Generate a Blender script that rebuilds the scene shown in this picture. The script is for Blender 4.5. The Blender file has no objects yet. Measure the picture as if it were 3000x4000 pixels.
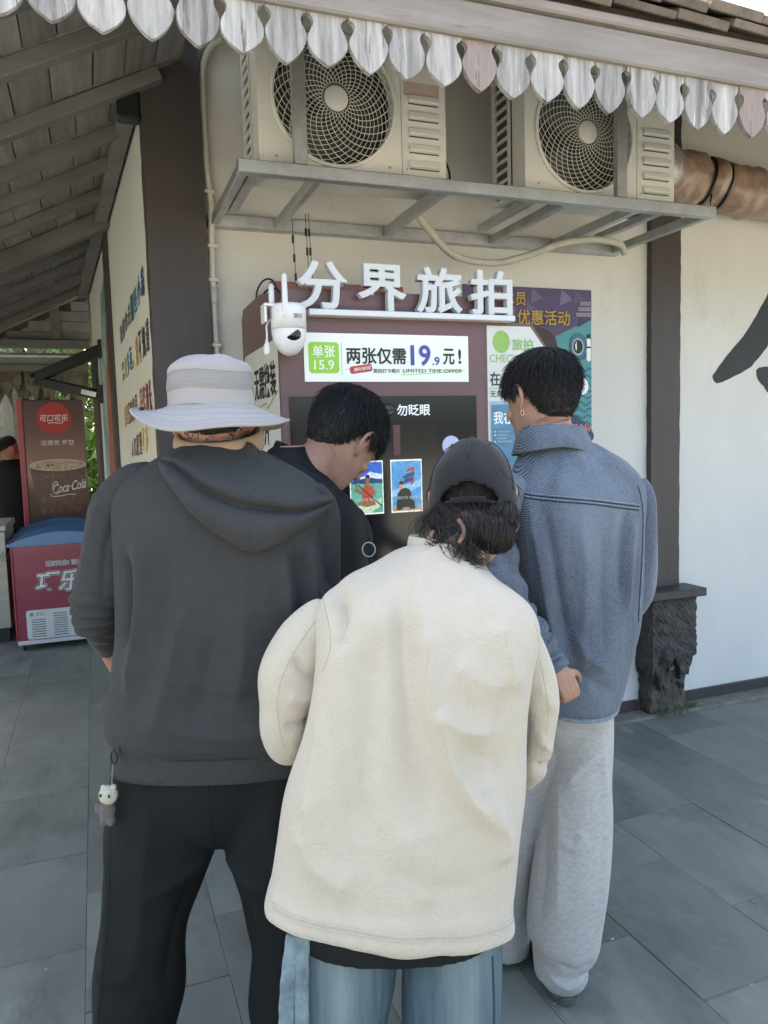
import bpy, bmesh, math, random
import numpy as np
from mathutils import Matrix, Vector
from mathutils.bvhtree import BVHTree
random.seed(7); rng = np.random.default_rng(7)
R = math.radians
sc = bpy.context.scene
COL = sc.collection

# ------------------------------------------------------------------ camera
YAW, PITCH, ROLL = R(20.49), R(-5.18), R(1.625)
EYE = 1.52
_f = Vector((math.sin(YAW)*math.cos(PITCH), math.cos(YAW)*math.cos(PITCH), math.sin(PITCH)))
_r = Vector((math.cos(YAW), -math.sin(YAW), 0)); _u = _r.cross(_f)
_r2 = _r*math.cos(ROLL) - _u*math.sin(ROLL); _u2 = _u*math.cos(ROLL) + _r*math.sin(ROLL)
cam = bpy.data.cameras.new('camera'); camo = bpy.data.objects.new('camera', cam); COL.objects.link(camo)
cam.sensor_fit = 'VERTICAL'; cam.sensor_height = 24; cam.lens = 24*3003/4000
cam.clip_start = 0.05; cam.clip_end = 600
camo.matrix_world = Matrix(((_r2.x, _u2.x, -_f.x, 0), (_r2.y, _u2.y, -_f.y, 0), (_r2.z, _u2.z, -_f.z, EYE), (0, 0, 0, 1)))
sc.camera = camo

# ------------------------------------------------------------------ sky, sun, exposure
SUN_EL, SUN_AZ = R(48), R(-6)              # azimuth measured from +Y towards +X
w = bpy.data.worlds.new('World'); sc.world = w; w.use_nodes = True
nt = w.node_tree; nt.nodes.clear()
sky = nt.nodes.new('ShaderNodeTexSky'); sky.sky_type = 'NISHITA'; sky.sun_disc = False
sky.sun_elevation = SUN_EL; sky.sun_rotation = SUN_AZ; sky.air_density = 1.0; sky.dust_density = 5.0; sky.ozone_density = 1.0
bg = nt.nodes.new('ShaderNodeBackground'); bg.inputs[1].default_value = 0.15
wo = nt.nodes.new('ShaderNodeOutputWorld')
nt.links.new(sky.outputs[0], bg.inputs[0]); nt.links.new(bg.outputs[0], wo.inputs[0])
sl = bpy.data.lights.new('sun', 'SUN'); sl.energy = 4.0; sl.angle = R(0.5); sl.color = (1, .95, .87)
so = bpy.data.objects.new('sun', sl); COL.objects.link(so)
_sd = Vector((math.sin(SUN_AZ)*math.cos(SUN_EL), math.cos(SUN_AZ)*math.cos(SUN_EL), math.sin(SUN_EL)))
so.rotation_euler = _sd.to_track_quat('Z', 'Y').to_euler(); so.location = (0, 12, 12)
sc.view_settings.view_transform = 'Standard'; sc.view_settings.look = 'None'
sc.view_settings.gamma = 1; sc.view_settings.use_curve_mapping = False
sc.view_settings.exposure = 2.42
sc.view_settings.use_white_balance = True; sc.view_settings.white_balance_temperature = 6950; sc.view_settings.white_balance_tint = 8
sc.cycles.max_bounces = 6; sc.cycles.diffuse_bounces = 3; sc.cycles.glossy_bounces = 2; sc.cycles.transmission_bounces = 4; sc.cycles.use_denoising = True
sc.cycles.caustics_reflective = False; sc.cycles.caustics_refractive = False
sc.cycles.transparent_max_bounces = 12

# ------------------------------------------------------------------ material helper
MATS = {}
def srgb(h):
    h = h.lstrip('#'); c = [int(h[i:i+2], 16)/255 for i in (0, 2, 4)]
    return tuple(x/12.92 if x <= .04045 else ((x+.055)/1.055)**2.4 for x in c)
def M(name, col, rough=.6, var=.12, scale=6, bump=0, bscale=120, metal=0, spec=.5, stretch=(1, 1, 1), rnd=0, coat=0,
      spots=None, emit=0, alpha=1, trans=0, sheen=0, bdist=.004, detail=4):
    """Principled material: base colour broken up by two noises, fine relief, optional stains (colour, scale, amount)."""
    if name in MATS: return MATS[name]
    m = bpy.data.materials.new(name); MATS[name] = m; m.use_nodes = True
    n, l = m.node_tree.nodes, m.node_tree.links
    p = n['Principled BSDF']; p.inputs['Roughness'].default_value = rough; p.inputs['Metallic'].default_value = metal
    p.inputs['Specular IOR Level'].default_value = spec; p.inputs['Coat Weight'].default_value = coat
    p.inputs['Sheen Weight'].default_value = sheen; p.inputs['Alpha'].default_value = alpha
    p.inputs['Transmission Weight'].default_value = trans
    c = col if not isinstance(col, str) else srgb(col)
    p.inputs['Base Color'].default_value = (*c, 1)
    if emit:
        p.inputs['Emission Color'].default_value = (*c, 1); p.inputs['Emission Strength'].default_value = emit
    tc = n.new('ShaderNodeTexCoord'); mp = n.new('ShaderNodeMapping'); mp.inputs['Scale'].default_value = stretch
    l.new(tc.outputs['Object'], mp.inputs['Vector'])
    src = mp.outputs[0]
    if rnd:
        oi = n.new('ShaderNodeObjectInfo'); ml = n.new('ShaderNodeVectorMath'); ml.operation = 'ADD'
        sc_ = n.new('ShaderNodeVectorMath'); sc_.operation = 'SCALE'; sc_.inputs['Scale'].default_value = 37
        l.new(oi.outputs['Random'], sc_.inputs[0]); l.new(mp.outputs[0], ml.inputs[0]); l.new(sc_.outputs[0], ml.inputs[1]); src = ml.outputs[0]
    if var or spots or rnd:
        nz = n.new('ShaderNodeTexNoise'); nz.inputs['Scale'].default_value = scale; nz.inputs['Detail'].default_value = detail
        nz.inputs['Roughness'].default_value = .62; l.new(src, nz.inputs['Vector'])
        mr = n.new('ShaderNodeMapRange'); mr.inputs[1].default_value = .3; mr.inputs[2].default_value = .7
        mr.inputs[3].default_value = 1-var; mr.inputs[4].default_value = 1+var; l.new(nz.outputs[0], mr.inputs[0])
        fac = mr.outputs[0]
        if rnd:
            m2 = n.new('ShaderNodeMapRange'); m2.inputs[3].default_value = 1-rnd; m2.inputs[4].default_value = 1+rnd
            l.new(oi.outputs['Random'], m2.inputs[0]); mm = n.new('ShaderNodeMath'); mm.operation = 'MULTIPLY'
            l.new(fac, mm.inputs[0]); l.new(m2.outputs[0], mm.inputs[1]); fac = mm.outputs[0]
        vm = n.new('ShaderNodeVectorMath'); vm.operation = 'SCALE'; vm.inputs[0].default_value = c; l.new(fac, vm.inputs['Scale'])
        out = vm.outputs[0]
        if spots:
            for (sc_col, sscale, amt, soft, *st_) in spots:
                s2 = n.new('ShaderNodeTexNoise'); s2.inputs['Scale'].default_value = sscale; s2.inputs['Detail'].default_value = 6
                s2.inputs['Roughness'].default_value = .7; l.new(src, s2.inputs['Vector'])
                if st_:
                    ms = n.new('ShaderNodeMapping'); ms.inputs['Scale'].default_value = st_[0]; l.new(src, ms.inputs[0]); l.new(ms.outputs[0], s2.inputs['Vector'])
                r2 = n.new('ShaderNodeMapRange'); r2.inputs[1].default_value = 1-amt; r2.inputs[2].default_value = 1-amt+soft
                l.new(s2.outputs[0], r2.inputs[0]); mx = n.new('ShaderNodeMix'); mx.data_type = 'RGBA'
                l.new(r2.outputs[0], mx.inputs[0]); l.new(out, mx.inputs[6])
                cc = sc_col if not isinstance(sc_col, str) else srgb(sc_col); mx.inputs[7].default_value = (*cc, 1); out = mx.outputs[2]
        l.new(out, p.inputs['Base Color'])
        if emit: l.new(out, p.inputs['Emission Color'])
    if bump:
        b = n.new('ShaderNodeTexNoise'); b.inputs['Scale'].default_value = bscale; b.inputs['Detail'].default_value = 4
        l.new(src, b.inputs['Vector']); bp = n.new('ShaderNodeBump'); bp.inputs['Strength'].default_value = bump
        bp.inputs['Distance'].default_value = bdist; l.new(b.outputs[0], bp.inputs['Height']); l.new(bp.outputs[0], p.inputs['Normal'])
    return m
def flat(name, col, rough=.5, emit=0):                                   # printed ink / paint
    return M(name, col, rough, var=.05, scale=30, emit=emit)

# ------------------------------------------------------------------ object helpers
ROOT = {}                                                                # parent -> (location, rotation about z)
def xf(parent, V):
    V = np.asarray(V, float).reshape(-1, 3)
    p = parent
    while p is not None and p.name not in ROOT: p = p.parent
    if p is None: return V
    loc, rz = ROOT[p.name]; c, s = math.cos(-rz), math.sin(-rz); V = V - np.array(loc)
    return np.stack([V[:, 0]*c - V[:, 1]*s, V[:, 0]*s + V[:, 1]*c, V[:, 2]], 1)
def mesh(name, V, F, smooth=False):
    me = bpy.data.meshes.new(name); me.from_pydata([tuple(v) for v in np.asarray(V, float).tolist()], [], [tuple(f) for f in (F.tolist() if hasattr(F, 'tolist') else F)])
    if smooth: me.shade_smooth()
    me.update(); return me
def obj(name, V, F, mat, parent=None, smooth=False, local=False):
    """Link verts/faces (world coordinates unless local) as one mesh object under parent."""
    if not local: V = xf(parent, V)
    me = mesh(name, V, F, smooth); me.materials.append(mat)
    o = bpy.data.objects.new(name, me); COL.objects.link(o); o.parent = parent
    return o
def tag(o, label, cat, group=None):
    o['label'] = label; o['category'] = cat
    if group: o['group'] = group
    return o
def thing(name, label, cat, loc=(0, 0, 0), rz=0, group=None):
    o = bpy.data.objects.new(name, None); COL.objects.link(o); o.location = loc; o.rotation_euler = (0, 0, rz); o.empty_display_size = .1
    ROOT[o.name] = (loc, rz); return tag(o, label, cat, group)
def part(name, parent):                                                  # an Empty part that carries sub-parts
    o = bpy.data.objects.new(name, None); COL.objects.link(o); o.parent = parent; o.empty_display_size = .05; return o
def cat(*ms):
    V, F, n = [], [], 0
    for v, f in ms:
        v = np.asarray(v, float).reshape(-1, 3); V.append(v); F += [tuple(int(i)+n for i in q) for q in f]; n += len(v)
    return np.concatenate(V), F
def box(x0, x1, y0, y1, z0, z1, bev=0, seg=1):
    bm = bmesh.new(); bmesh.ops.create_cube(bm, size=1)
    for v in bm.verts: v.co = ((x0+x1)/2+v.co.x*(x1-x0), (y0+y1)/2+v.co.y*(y1-y0), (z0+z1)/2+v.co.z*(z1-z0))
    if bev: bmesh.ops.bevel(bm, geom=bm.edges[:], offset=bev, segments=seg, affect='EDGES', profile=.5)
    return frombm(bm)
def frombm(bm):
    bm.verts.index_update(); V = [tuple(v.co) for v in bm.verts]; F = [tuple(v.index for v in f.verts) for f in bm.faces]; bm.free(); return np.array(V), F
def rotm(axis, ang): return np.array(Matrix.Rotation(ang, 3, axis))
def tr(m, mat=None, loc=(0, 0, 0)):
    V = np.asarray(m[0], float)
    if mat is not None: V = V @ np.asarray(mat).T
    return V + np.array(loc), m[1]
def bar(a, b, wd, ht, bev=0, up=(0, 0, 1)):
    """Rectangular bar from a to b."""
    a, b = np.array(a, float), np.array(b, float); L = np.linalg.norm(b-a); d = (b-a)/L
    s = np.cross(d, up); s /= np.linalg.norm(s); u = np.cross(s, d)
    V, F = box(-wd/2, wd/2, 0, L, -ht/2, ht/2, bev)
    return a + V[:, :1]*s + V[:, 1:2]*d + V[:, 2:]*u, F
def crom(P, n):
    """Catmull-Rom resample of control rows P (k x m) into about n rows."""
    P = np.asarray(P, float); k = len(P)
    if k < 3: t = np.linspace(0, 1, n)[:, None]; return P[0]*(1-t)+P[-1]*t
    Q = np.vstack([2*P[0]-P[1], P, 2*P[-1]-P[-2]]); u = np.linspace(0, k-1, n); i = np.minimum(u.astype(int), k-2); t = (u-i)[:, None]
    p0, p1, p2, p3 = Q[i], Q[i+1], Q[i+2], Q[i+3]
    return .5*((2*p1)+(-p0+p2)*t+(2*p0-5*p1+4*p2-p3)*t*t+(-p0+3*p1-3*p2+p3)*t**3)
def sweep(path, rad, n=10, closed=False, rad2=None, caps=True, up=(0, 0, 1)):
    """Tube along path (k x 3) with radius per row."""
    P = np.asarray(path, float); k = len(P); rad = np.broadcast_to(np.asarray(rad, float), (k,)); rad2 = rad if rad2 is None else np.broadcast_to(np.asarray(rad2, float), (k,))
    T = np.gradient(P, axis=0)
    if closed: T = np.roll(P, -1, 0)-np.roll(P, 1, 0)
    T /= np.linalg.norm(T, axis=1)[:, None]+1e-12
    V = []; ref = np.array(up, float)
    if abs(T[0] @ ref) > .95: ref = np.array((1., 0, 0)) if abs(T[0][0]) < .9 else np.array((0, 1., 0))
    N = np.cross(T[0], ref)
    a = np.arange(n)/n*2*math.pi
    for i in range(k):
        N = N - T[i]*(N @ T[i]); N /= np.linalg.norm(N)+1e-12; B = np.cross(T[i], N)
        V.append(P[i]+np.cos(a)[:, None]*N*rad[i]+np.sin(a)[:, None]*B*rad2[i])
    V = np.concatenate(V); F = []
    for i in range(k if closed else k-1):
        j = (i+1) % k
        for q in range(n): F.append((i*n+q, i*n+(q+1) % n, j*n+(q+1) % n, j*n+q))
    if caps and not closed:
        V = np.vstack([V, P[0], P[-1]]); c0, c1 = k*n, k*n+1
        for q in range(n): F.append((c0, (q+1) % n, q)); F.append((c1, (k-1)*n+q, (k-1)*n+(q+1) % n))
    return V, F
def lathe(prof, n=24, axis='Z', cap=True):
    """Revolve (r, h) rows about an axis through the origin."""
    V, F = [], []; k = len(prof); a = np.arange(n)/n*2*math.pi
    for r_, h in prof: V.append(np.stack([np.cos(a)*r_, np.sin(a)*r_, np.full(n, h)], 1))
    for i in range(k-1):
        for q in range(n): F.append((i*n+q, i*n+(q+1) % n, (i+1)*n+(q+1) % n, (i+1)*n+q))
    V = np.concatenate(V)
    if cap: F += [tuple(reversed(range(n))), tuple(range((k-1)*n, k*n))]
    if axis == 'Y': V = V[:, [0, 2, 1]]*np.array((1, -1, 1)) ; V[:, 1] *= -1; F = [tuple(reversed(f)) for f in F]
    if axis == 'X': V = V[:, [2, 0, 1]]
    return V, F
def prism(poly, y0, y1):
    """Polygon of (x, z) extruded from y0 to y1."""
    k = len(poly); V = [(x, y0, z) for x, z in poly]+[(x, y1, z) for x, z in poly]
    F = [tuple(range(k)), tuple(reversed(range(k, 2*k)))]+[((i+1) % k, i, i+k, (i+1) % k+k) for i in range(k)]
    return np.array(V, float), F
def rrect(x0, x1, z0, z1, r, n=6):
    P = []
    for cx, cz, a0 in ((x1-r, z1-r, 0), (x0+r, z1-r, 90), (x0+r, z0+r, 180), (x1-r, z0+r, 270)):
        for i in range(n+1): a = R(a0+90*i/n); P.append((cx+r*math.cos(a), cz+r*math.sin(a)))
    return P
def disc(cx, cz, r, n=28, rz=None): return [(cx+r*math.cos(2*math.pi*i/n), cz+(rz or r)*math.sin(2*math.pi*i/n)) for i in range(n)]
class Plane:
    """A flat printed surface in the place: 2-D drawing coordinates (x right, z up) on a real wall or panel."""
    def __init__(self, o, ex, n, parent, step=.0012): self.o, self.ex, self.n, self.parent, self.step = np.array(o, float), np.array(ex, float), np.array(n, float), parent, step
    def p3(self, V2, lift): V2 = np.asarray(V2, float); return self.o+V2[:, :1]*self.ex+V2[:, 1:2]*np.array((0, 0, 1.))+self.n*lift
    def poly(self, name, pts, mat, layer=1, parent=None):
        par = parent or self.parent; k = len(pts); th = .0006
        V = np.vstack([self.p3(pts, layer*self.step), self.p3(pts, layer*self.step-th)])
        F = [tuple(range(k)), tuple(reversed(range(k, 2*k)))]+[((i+1) % k, i, i+k, (i+1) % k+k) for i in range(k)]
        return obj(name, V, F, mat, par)
    def line(self, name, pts, wd, mat, layer=1, parent=None):
        P = np.asarray(pts, float); T = np.gradient(P, axis=0); T /= np.linalg.norm(T, axis=1)[:, None]; N = np.stack([-T[:, 1], T[:, 0]], 1)*wd/2
        A, B = P+N, P-N; V = self.p3(np.vstack([A, B]), layer*self.step); k = len(P)
        return obj(name, V, [(i, i+1, k+i+1, k+i) for i in range(k-1)], mat, parent or self.parent)
    def _pass(self, s, x0, x1, z0, z1, layer, shear, path):
        V, F = glyphs(s, .008, shear); mn, mx = V.min(0), V.max(0)
        P = np.stack([x0+(V[:, 0]-mn[0])*(x1-x0)/(mx[0]-mn[0]), z0+(V[:, 1]-mn[1])*(z1-z0)/(mx[1]-mn[1])], 1)
        if path is not None: P[:, 1] += path((P[:, 0]-x0)/(x1-x0))
        return self.p3(P, layer*self.step), F
    def text(self, name, s, x0, x1, z0, z1, mat, layer=2, bold=.0, shear=0, depth=0, parent=None, keep=False, path=None):
        if bold > .013 and not depth:                    # heavy weights: the stroke is stamped in several shifted passes
            r_ = bold-.008; h_ = z1-z0; q_ = None
            for i, (a_, b_) in enumerate(((0, 0), (1, 0), (-1, 0), (0, 1), (0, -1), (.7, .7), (-.7, -.7), (.7, -.7), (-.7, .7))):
                o_ = self._pass(s, x0+r_*h_*(1+a_), x1-r_*h_*(1-a_), z0+r_*h_*(1+b_), z1-r_*h_*(1-b_), layer+i*.06, shear, path)
                q_ = o_ if q_ is None else cat(q_, o_)
            return obj(name, *q_, mat, parent or self.parent)
        V, F = glyphs(s, min(bold, .013), shear)
        mn, mx = V.min(0), V.max(0); sx, sz = (x1-x0)/(mx[0]-mn[0]), (z1-z0)/(mx[1]-mn[1])
        if keep: sx = sz = min(sx, sz)
        P = np.stack([x0+(V[:, 0]-mn[0])*sx, z0+(V[:, 1]-mn[1])*sz], 1)
        if path is not None: P[:, 1] += path((P[:, 0]-x0)/(x1-x0))
        if not depth:
            return obj(name, self.p3(P, layer*self.step), F, mat, parent or self.parent)
        k = len(P); base = layer*self.step
        V3 = np.vstack([self.p3(P, base+depth), self.p3(P, base)])
        ed = {}
        for f in F:
            for i in range(len(f)):
                e = (f[i], f[(i+1) % len(f)]); ed[e] = ed.get(e, 0)+1
        side = [(a, b) for a, b in ed if (b, a) not in ed]
        F3 = list(F)+[tuple(i+k for i in reversed(f)) for f in F]+[(b, a, a+k, b+k) for a, b in side]
        return obj(name, V3, F3, mat, parent or self.parent)
GL = {}
def glyphs(s, bold=0, shear=0):
    if (s, bold, shear) not in GL: GL[(s, bold, shear)] = _glyphs(s, bold, shear)
    V, F = GL[(s, bold, shear)]; return V.copy(), F
def _glyphs(s, bold=0, shear=0):
    cu = bpy.data.curves.new('t', 'FONT'); cu.body = s; cu.offset = bold; cu.shear = shear; cu.resolution_u = 4; cu.fill_mode = 'FRONT'
    o = bpy.data.objects.new('t', cu); COL.objects.link(o); dg = bpy.context.evaluated_depsgraph_get()
    me = bpy.data.meshes.new_from_object(o.evaluated_get(dg)); bm = bmesh.new(); bm.from_mesh(me); bmesh.ops.remove_doubles(bm, verts=bm.verts, dist=1e-5)
    V, F = frombm(bm); bpy.data.objects.remove(o); bpy.data.curves.remove(cu); bpy.data.meshes.remove(me)
    # make every glyph face look along +z of the drawing plane
    F2 = []
    for f in F:
        a, b, c = V[f[0]], V[f[1]], V[f[2]]
        F2.append(f if (b[0]-a[0])*(c[1]-a[1])-(b[1]-a[1])*(c[0]-a[0]) > 0 else tuple(reversed(f)))
    return V, F2
def dup(o, parent, loc=None, name=None):
    c = o.copy(); COL.objects.link(c); c.parent = parent
    if loc is not None: c.location = loc
    return c

# ================================================================== materials of the place
m_wall = M('cream_wall_paint', '#d6d5d0', .75, var=.05, scale=1.6, bump=.16, bscale=60, spots=[('#bcb8ae', 2.2, .40, .25), ('#8d877c', 17, .275, .03), ('#a8a294', 2.2, .32, .10, (7, 1, .6)), ('#8a857b', 6, .29, .04, (3, 1, .8))], stretch=(1.6, 1, .7))
m_wall_side = M('side_wall_paint', '#d0cfc8', .75, var=.03, scale=1.4, bump=.1, bscale=60)
m_dark = M('dark_brown_paint', '#423c3b', .5, var=.14, scale=5, bump=.15, bscale=40, stretch=(3, 3, .5), spots=[('#5c4b45', 7, .33, .12)])
m_dwood = M('weathered_dark_wood', '#7c7977', .8, var=.28, scale=5, bump=.45, bscale=25, stretch=(1, .25, 1), rnd=.22)
m_rafter = M('rafter_wood', '#6a6765', .8, var=.22, scale=6, bump=.4, bscale=25, stretch=(.3, 1, 1))
m_gwood = M('silvery_weathered_wood', '#a19e9c', .88, var=.42, scale=11, bump=.7, bscale=60, stretch=(4, 4, .35), rnd=.22, spots=[('#6f6966', 8, .45, .08), ('#c4c2c0', 10, .40, .08)])
m_fascia = M('weathered_fascia', '#8c8580', .85, var=.25, scale=5, bump=.6, bscale=30, stretch=(.35, 3, 3), spots=[('#6c5f57', 4, .4, .15)])
m_shingle = M('old_wood_shingle', '#6f655c', .9, var=.3, scale=6, bump=.7, bscale=40, stretch=(2, .4, 2), rnd=.2)
m_stone = M('dark_rough_stone', '#4b4845', .9, var=.35, scale=14, bump=1, bscale=45, bdist=.01, spots=[('#827b73', 11, .35, .08), ('#2b2927', 5, .45, .1)])
m_cem = M('grey_cement', '#77736a', .9, var=.25, scale=10, bump=.8, bscale=70, spots=[('#9c9689', 8, .38, .12)])
m_steel = M('galvanised_steel', '#b9bbbb', .48, var=.15, scale=12, metal=.85, bump=.1, bscale=80, spots=[('#6b5646', 6, .30, .06)])
m_acw = M('off_white_ac_paint', '#d6d6d2', .45, var=.04, scale=3, spots=[('#a5a194', 3, .3, .15)])
m_acd = M('dark_ac_inside', '#43494b', .7, var=.1)
m_grl = M('grille_wire', '#cfcfc6', .4, var=.05)
m_pvc = M('white_pvc', '#c9c7bb', .45, var=.06, scale=8)
m_hose = M('wrapped_hose', '#b9b7ab', .8, var=.12, scale=20, bump=.3, bscale=60)
m_tape = M('brown_duct_wrap', '#9a806c', .45, var=.3, scale=9, bump=.7, bscale=22, bdist=.01, spots=[('#b39c86', 6, .40, .15)], coat=.3)
m_foil = M('grey_foil_wrap', '#a3a4a0', .35, var=.15, scale=9, bump=.5, bscale=20, metal=.4)
m_black = M('black_plastic', '#15181a', .45, var=.1)
m_tile = M('slate_paving', '#787b74', .55, var=.24, scale=2.6, bump=.35, bscale=26, rnd=.11, stretch=(1, .5, 1), detail=7,
           spots=[('#585d57', 3.4, .46, .2), ('#4f544d', 1.4, .45, .22), ('#878c83', 7, .40, .12), ('#4b4f4a', 15, .33, .06), ('#b9bbb4', 30, .275, .03)])
m_grout = M('cement_grout', '#74776f', .9, var=.35, scale=14, spots=[('#b9b8ad', 9, .45, .1)])
m_galv_light = M('pale_metal', '#a3a6a4', .5, var=.1, scale=4, metal=.3)

# ================================================================== ground
V, F = box(-60, 60, -60, 60, -.3, -.0035)
ground = obj('ground', V, F, m_grout); ground['kind'] = 'structure'
PW, PL = .39, .60
tmesh = None
k = 0
for ci in range(-8, 14):
    x0 = -.11+ci*PW
    off = 2.13 if ci % 2 == 0 else 2.43
    for ri in range(-5, 11):
        y0 = off+ri*PL+random.uniform(-.004, .004)
        if x0 > .5 and y0+PL > 3.26 and y0 < 3.26: 
            L = 3.255-y0
            if L < .05: continue
        elif x0 > .45 and y0 >= 3.2: continue
        else: L = PL
        if y0 < -1.2: continue
        if L == PL:
            if tmesh is None:
                V, F = box(.0009, PW-.0009, .0009, PL-.0009, -.03, 0, .0009); tmesh = mesh('paving_tile', V, F); tmesh.materials.append(m_tile)
            me = tmesh
        else:
            V, F = box(.0009, PW-.0009, .0009, L-.0009, -.03, 0, .0009); me = mesh('paving_tile', V, F); me.materials.append(m_tile)
        o = bpy.data.objects.new('paving_tile', me); COL.objects.link(o); o.parent = ground
        o.location = (x0, y0, random.uniform(-.0008, .0008)); o.rotation_euler = (random.uniform(-.0015, .0015), random.uniform(-.0015, .0015), 0)
V, F = box(.5, 6, 3.258, 3.39, -.1, .014, .006)
o = obj('kerb_strip', V, F, m_cem); o['kind'] = 'structure'
o = obj('paved_yard', *box(-60, 60, -60, -1.21, -.2, -.0015), M('pale_yard_paving', '#8f8b80', .85, var=.12, scale=1.5)); o['kind'] = 'structure'
o = obj('garden_soil', *box(-60, 60, 9.0, 60, -.2, -.0015), M('garden_soil', '#6d6450', .95, var=.3, scale=1.2, bump=.5, bscale=12)); o['kind'] = 'structure'

# ================================================================== building
SD = R(3.8); SDIR = np.array((-math.sin(SD), math.cos(SD), 0)); SN = np.array((-math.cos(SD), -math.sin(SD), 0))
S0 = np.array((.27, 3.40, 0))
bld = thing('building', 'cream building with dark brown pillars under a weathered wooden roof', 'building', (1.5, 3.6, 0))
obj('front_wall', *box(.40, 6, 3.39, 3.55, 0, 3.62), m_wall, bld)
a = S0+SDIR*3.45
sw = obj('side_wall', np.array([S0, S0-SN*.14, a-SN*.14, a]*2)+np.array([[0, 0, 0]]*4+[[0, 0, 3.02], [0, 0, 3.07], [0, 0, 2.95], [0, 0, 2.90]]),
         [(0, 1, 2, 3), (7, 6, 5, 4), (0, 4, 5, 1), (1, 5, 6, 2), (2, 6, 7, 3), (3, 7, 4, 0)], m_wall_side, bld)
def rough_post(x0, x1, y0, y1, z0, z1, amp=.0022, nz=70):
    """Square post with slightly uneven painted edges."""
    V, F = [], []
    for i in range(nz+1):
        z = z0+(z1-z0)*i/nz
        j = lambda: random.uniform(-amp, amp)
        V += [(x0+j(), y0, z), (x1+j(), y0, z), (x1+j(), y1, z), (x0+j(), y1, z)]
        if i: F += [((i-1)*4+q, (i-1)*4+(q+1) % 4, i*4+(q+1) % 4, i*4+q) for q in range(4)]
    F += [(3, 2, 1, 0), (nz*4, nz*4+1, nz*4+2, nz*4+3)]
    return np.array(V), F
obj('pillar', *rough_post(.255, .492, 3.325, 3.46, 0, 3.4), m_dark, bld)
obj('pillar', *rough_post(2.785, 2.975, 3.352, 3.44, .692, 3.6), m_dark, bld)
for x in np.arange(2.05, 3.35, .083):                                    # small teeth of paint along the corner pillar
    pass
obj('ledge', *box(2.672, 3.047, 3.215, 3.388, .648, .693, .006), m_dark, bld)
# rough stone plinth, broken away at its foot
def plinth():
    bm = bmesh.new(); bmesh.ops.create_cube(bm, size=1)
    bmesh.ops.subdivide_edges(bm, edges=bm.edges[:], cuts=26, use_grid_fill=True)
    V, F = frombm(bm); V = V*np.array((.29, .14, .40))+np.array((2.86, 3.318, .447))
    h = np.sin(V[:, 0]*71+V[:, 2]*23)*np.sin(V[:, 2]*67-V[:, 0]*31)+.6*np.sin(V[:, 0]*190+2)*np.sin(V[:, 2]*170)+rng.normal(0, .5, len(V))
    N = V-np.array((2.86, 3.318, .447)); N = N/np.array((.145, .07, .2)); N = np.sign(N)*np.abs(N)**6; N /= np.linalg.norm(N, axis=1)[:, None]
    V = V+N*(h*.0045)[:, None]*np.array((1, 1, .3))
    low = V[:, 2] < .32
    rag = .25+.055*np.sin(V[:, 0]*38)+.03*np.sin(V[:, 0]*101+1)+.02*np.sin(V[:, 0]*240)+(.05*(V[:, 0] > 2.95))
    V[low, 2] = rag[low]+(V[low, 2]-.247)*(.32-rag[low])/.073
    return V, F
pl = obj('stone_plinth', *plinth(), m_stone, bld)
def core():
    bm = bmesh.new(); bmesh.ops.create_cube(bm, size=1); bmesh.ops.subdivide_edges(bm, edges=bm.edges[:], cuts=14, use_grid_fill=True)
    V, F = frombm(bm); V = V*np.array((.225, .10, .34))+np.array((2.845, 3.335, .168)); V += rng.normal(0, .0035, V.shape); return V, F
obj('plinth_core', *core(), M('crumbling_mortar', '#565047', .95, var=.45, scale=12, bump=1, bscale=40, bdist=.01, spots=[('#2c2a27', 9, .46, .08), ('#9b9281', 10, .36, .08)]), pl)
obj('baseboard', *box(.5, 2.72, 3.372, 3.388, .0, .072, .002), m_dark, bld)
obj('baseboard', *box(2.99, 6, 3.372, 3.388, .0, .072, .002), m_dark, bld)
# side wall trim posts (dark), between the painted panels
def on_side(d, z): return S0+SDIR*d+np.array((0, 0, z))
for d0, d1, ht in ((1.72, 1.90, 2.93), (3.02, 3.46, 2.27)):
    A, B = on_side(d0, 0), on_side(d1, 0)
    V = np.array([A+SN*.022, A-SN*.02, B-SN*.02, B+SN*.022]); V = np.vstack([V, V+np.array((0, 0, ht))])
    obj('trim_post', V, [(0, 1, 2, 3), (7, 6, 5, 4), (0, 4, 5, 1), (1, 5, 6, 2), (2, 6, 7, 3), (3, 7, 4, 0)], m_dark, bld)

# painted black brush strokes on the right-hand wall
wallP = Plane((0, 3.39, 0), (1, 0, 0), (0, -1, 0), bld)
ink = M('black_wall_paint', '#23282b', .6, var=.15, scale=5)
def wob(P, n=60, amp=.0025):
    P = crom(np.array(P+[P[0]], float), n)[:-1]; return [tuple(q) for q in P+rng.normal(0, amp, P.shape)*.6]
wallP.poly('brush_stroke', wob([(3.229, 1.835), (3.33, 1.945), (3.46, 2.07), (3.56, 2.20), (3.66, 2.36), (3.80, 2.66), (3.95, 2.62), (3.83, 2.33), (3.70, 2.09), (3.60, 1.975), (3.51, 1.89), (3.40, 1.838), (3.285, 1.797), (3.245, 1.805)]), ink)
wallP.poly('brush_stroke', wob([(3.545, 1.868), (3.58, 1.885), (3.70, 1.893), (4.1, 1.92), (4.15, 1.80), (3.80, 1.78), (3.66, 1.735), (3.60, 1.78), (3.555, 1.825)]), ink)

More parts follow.
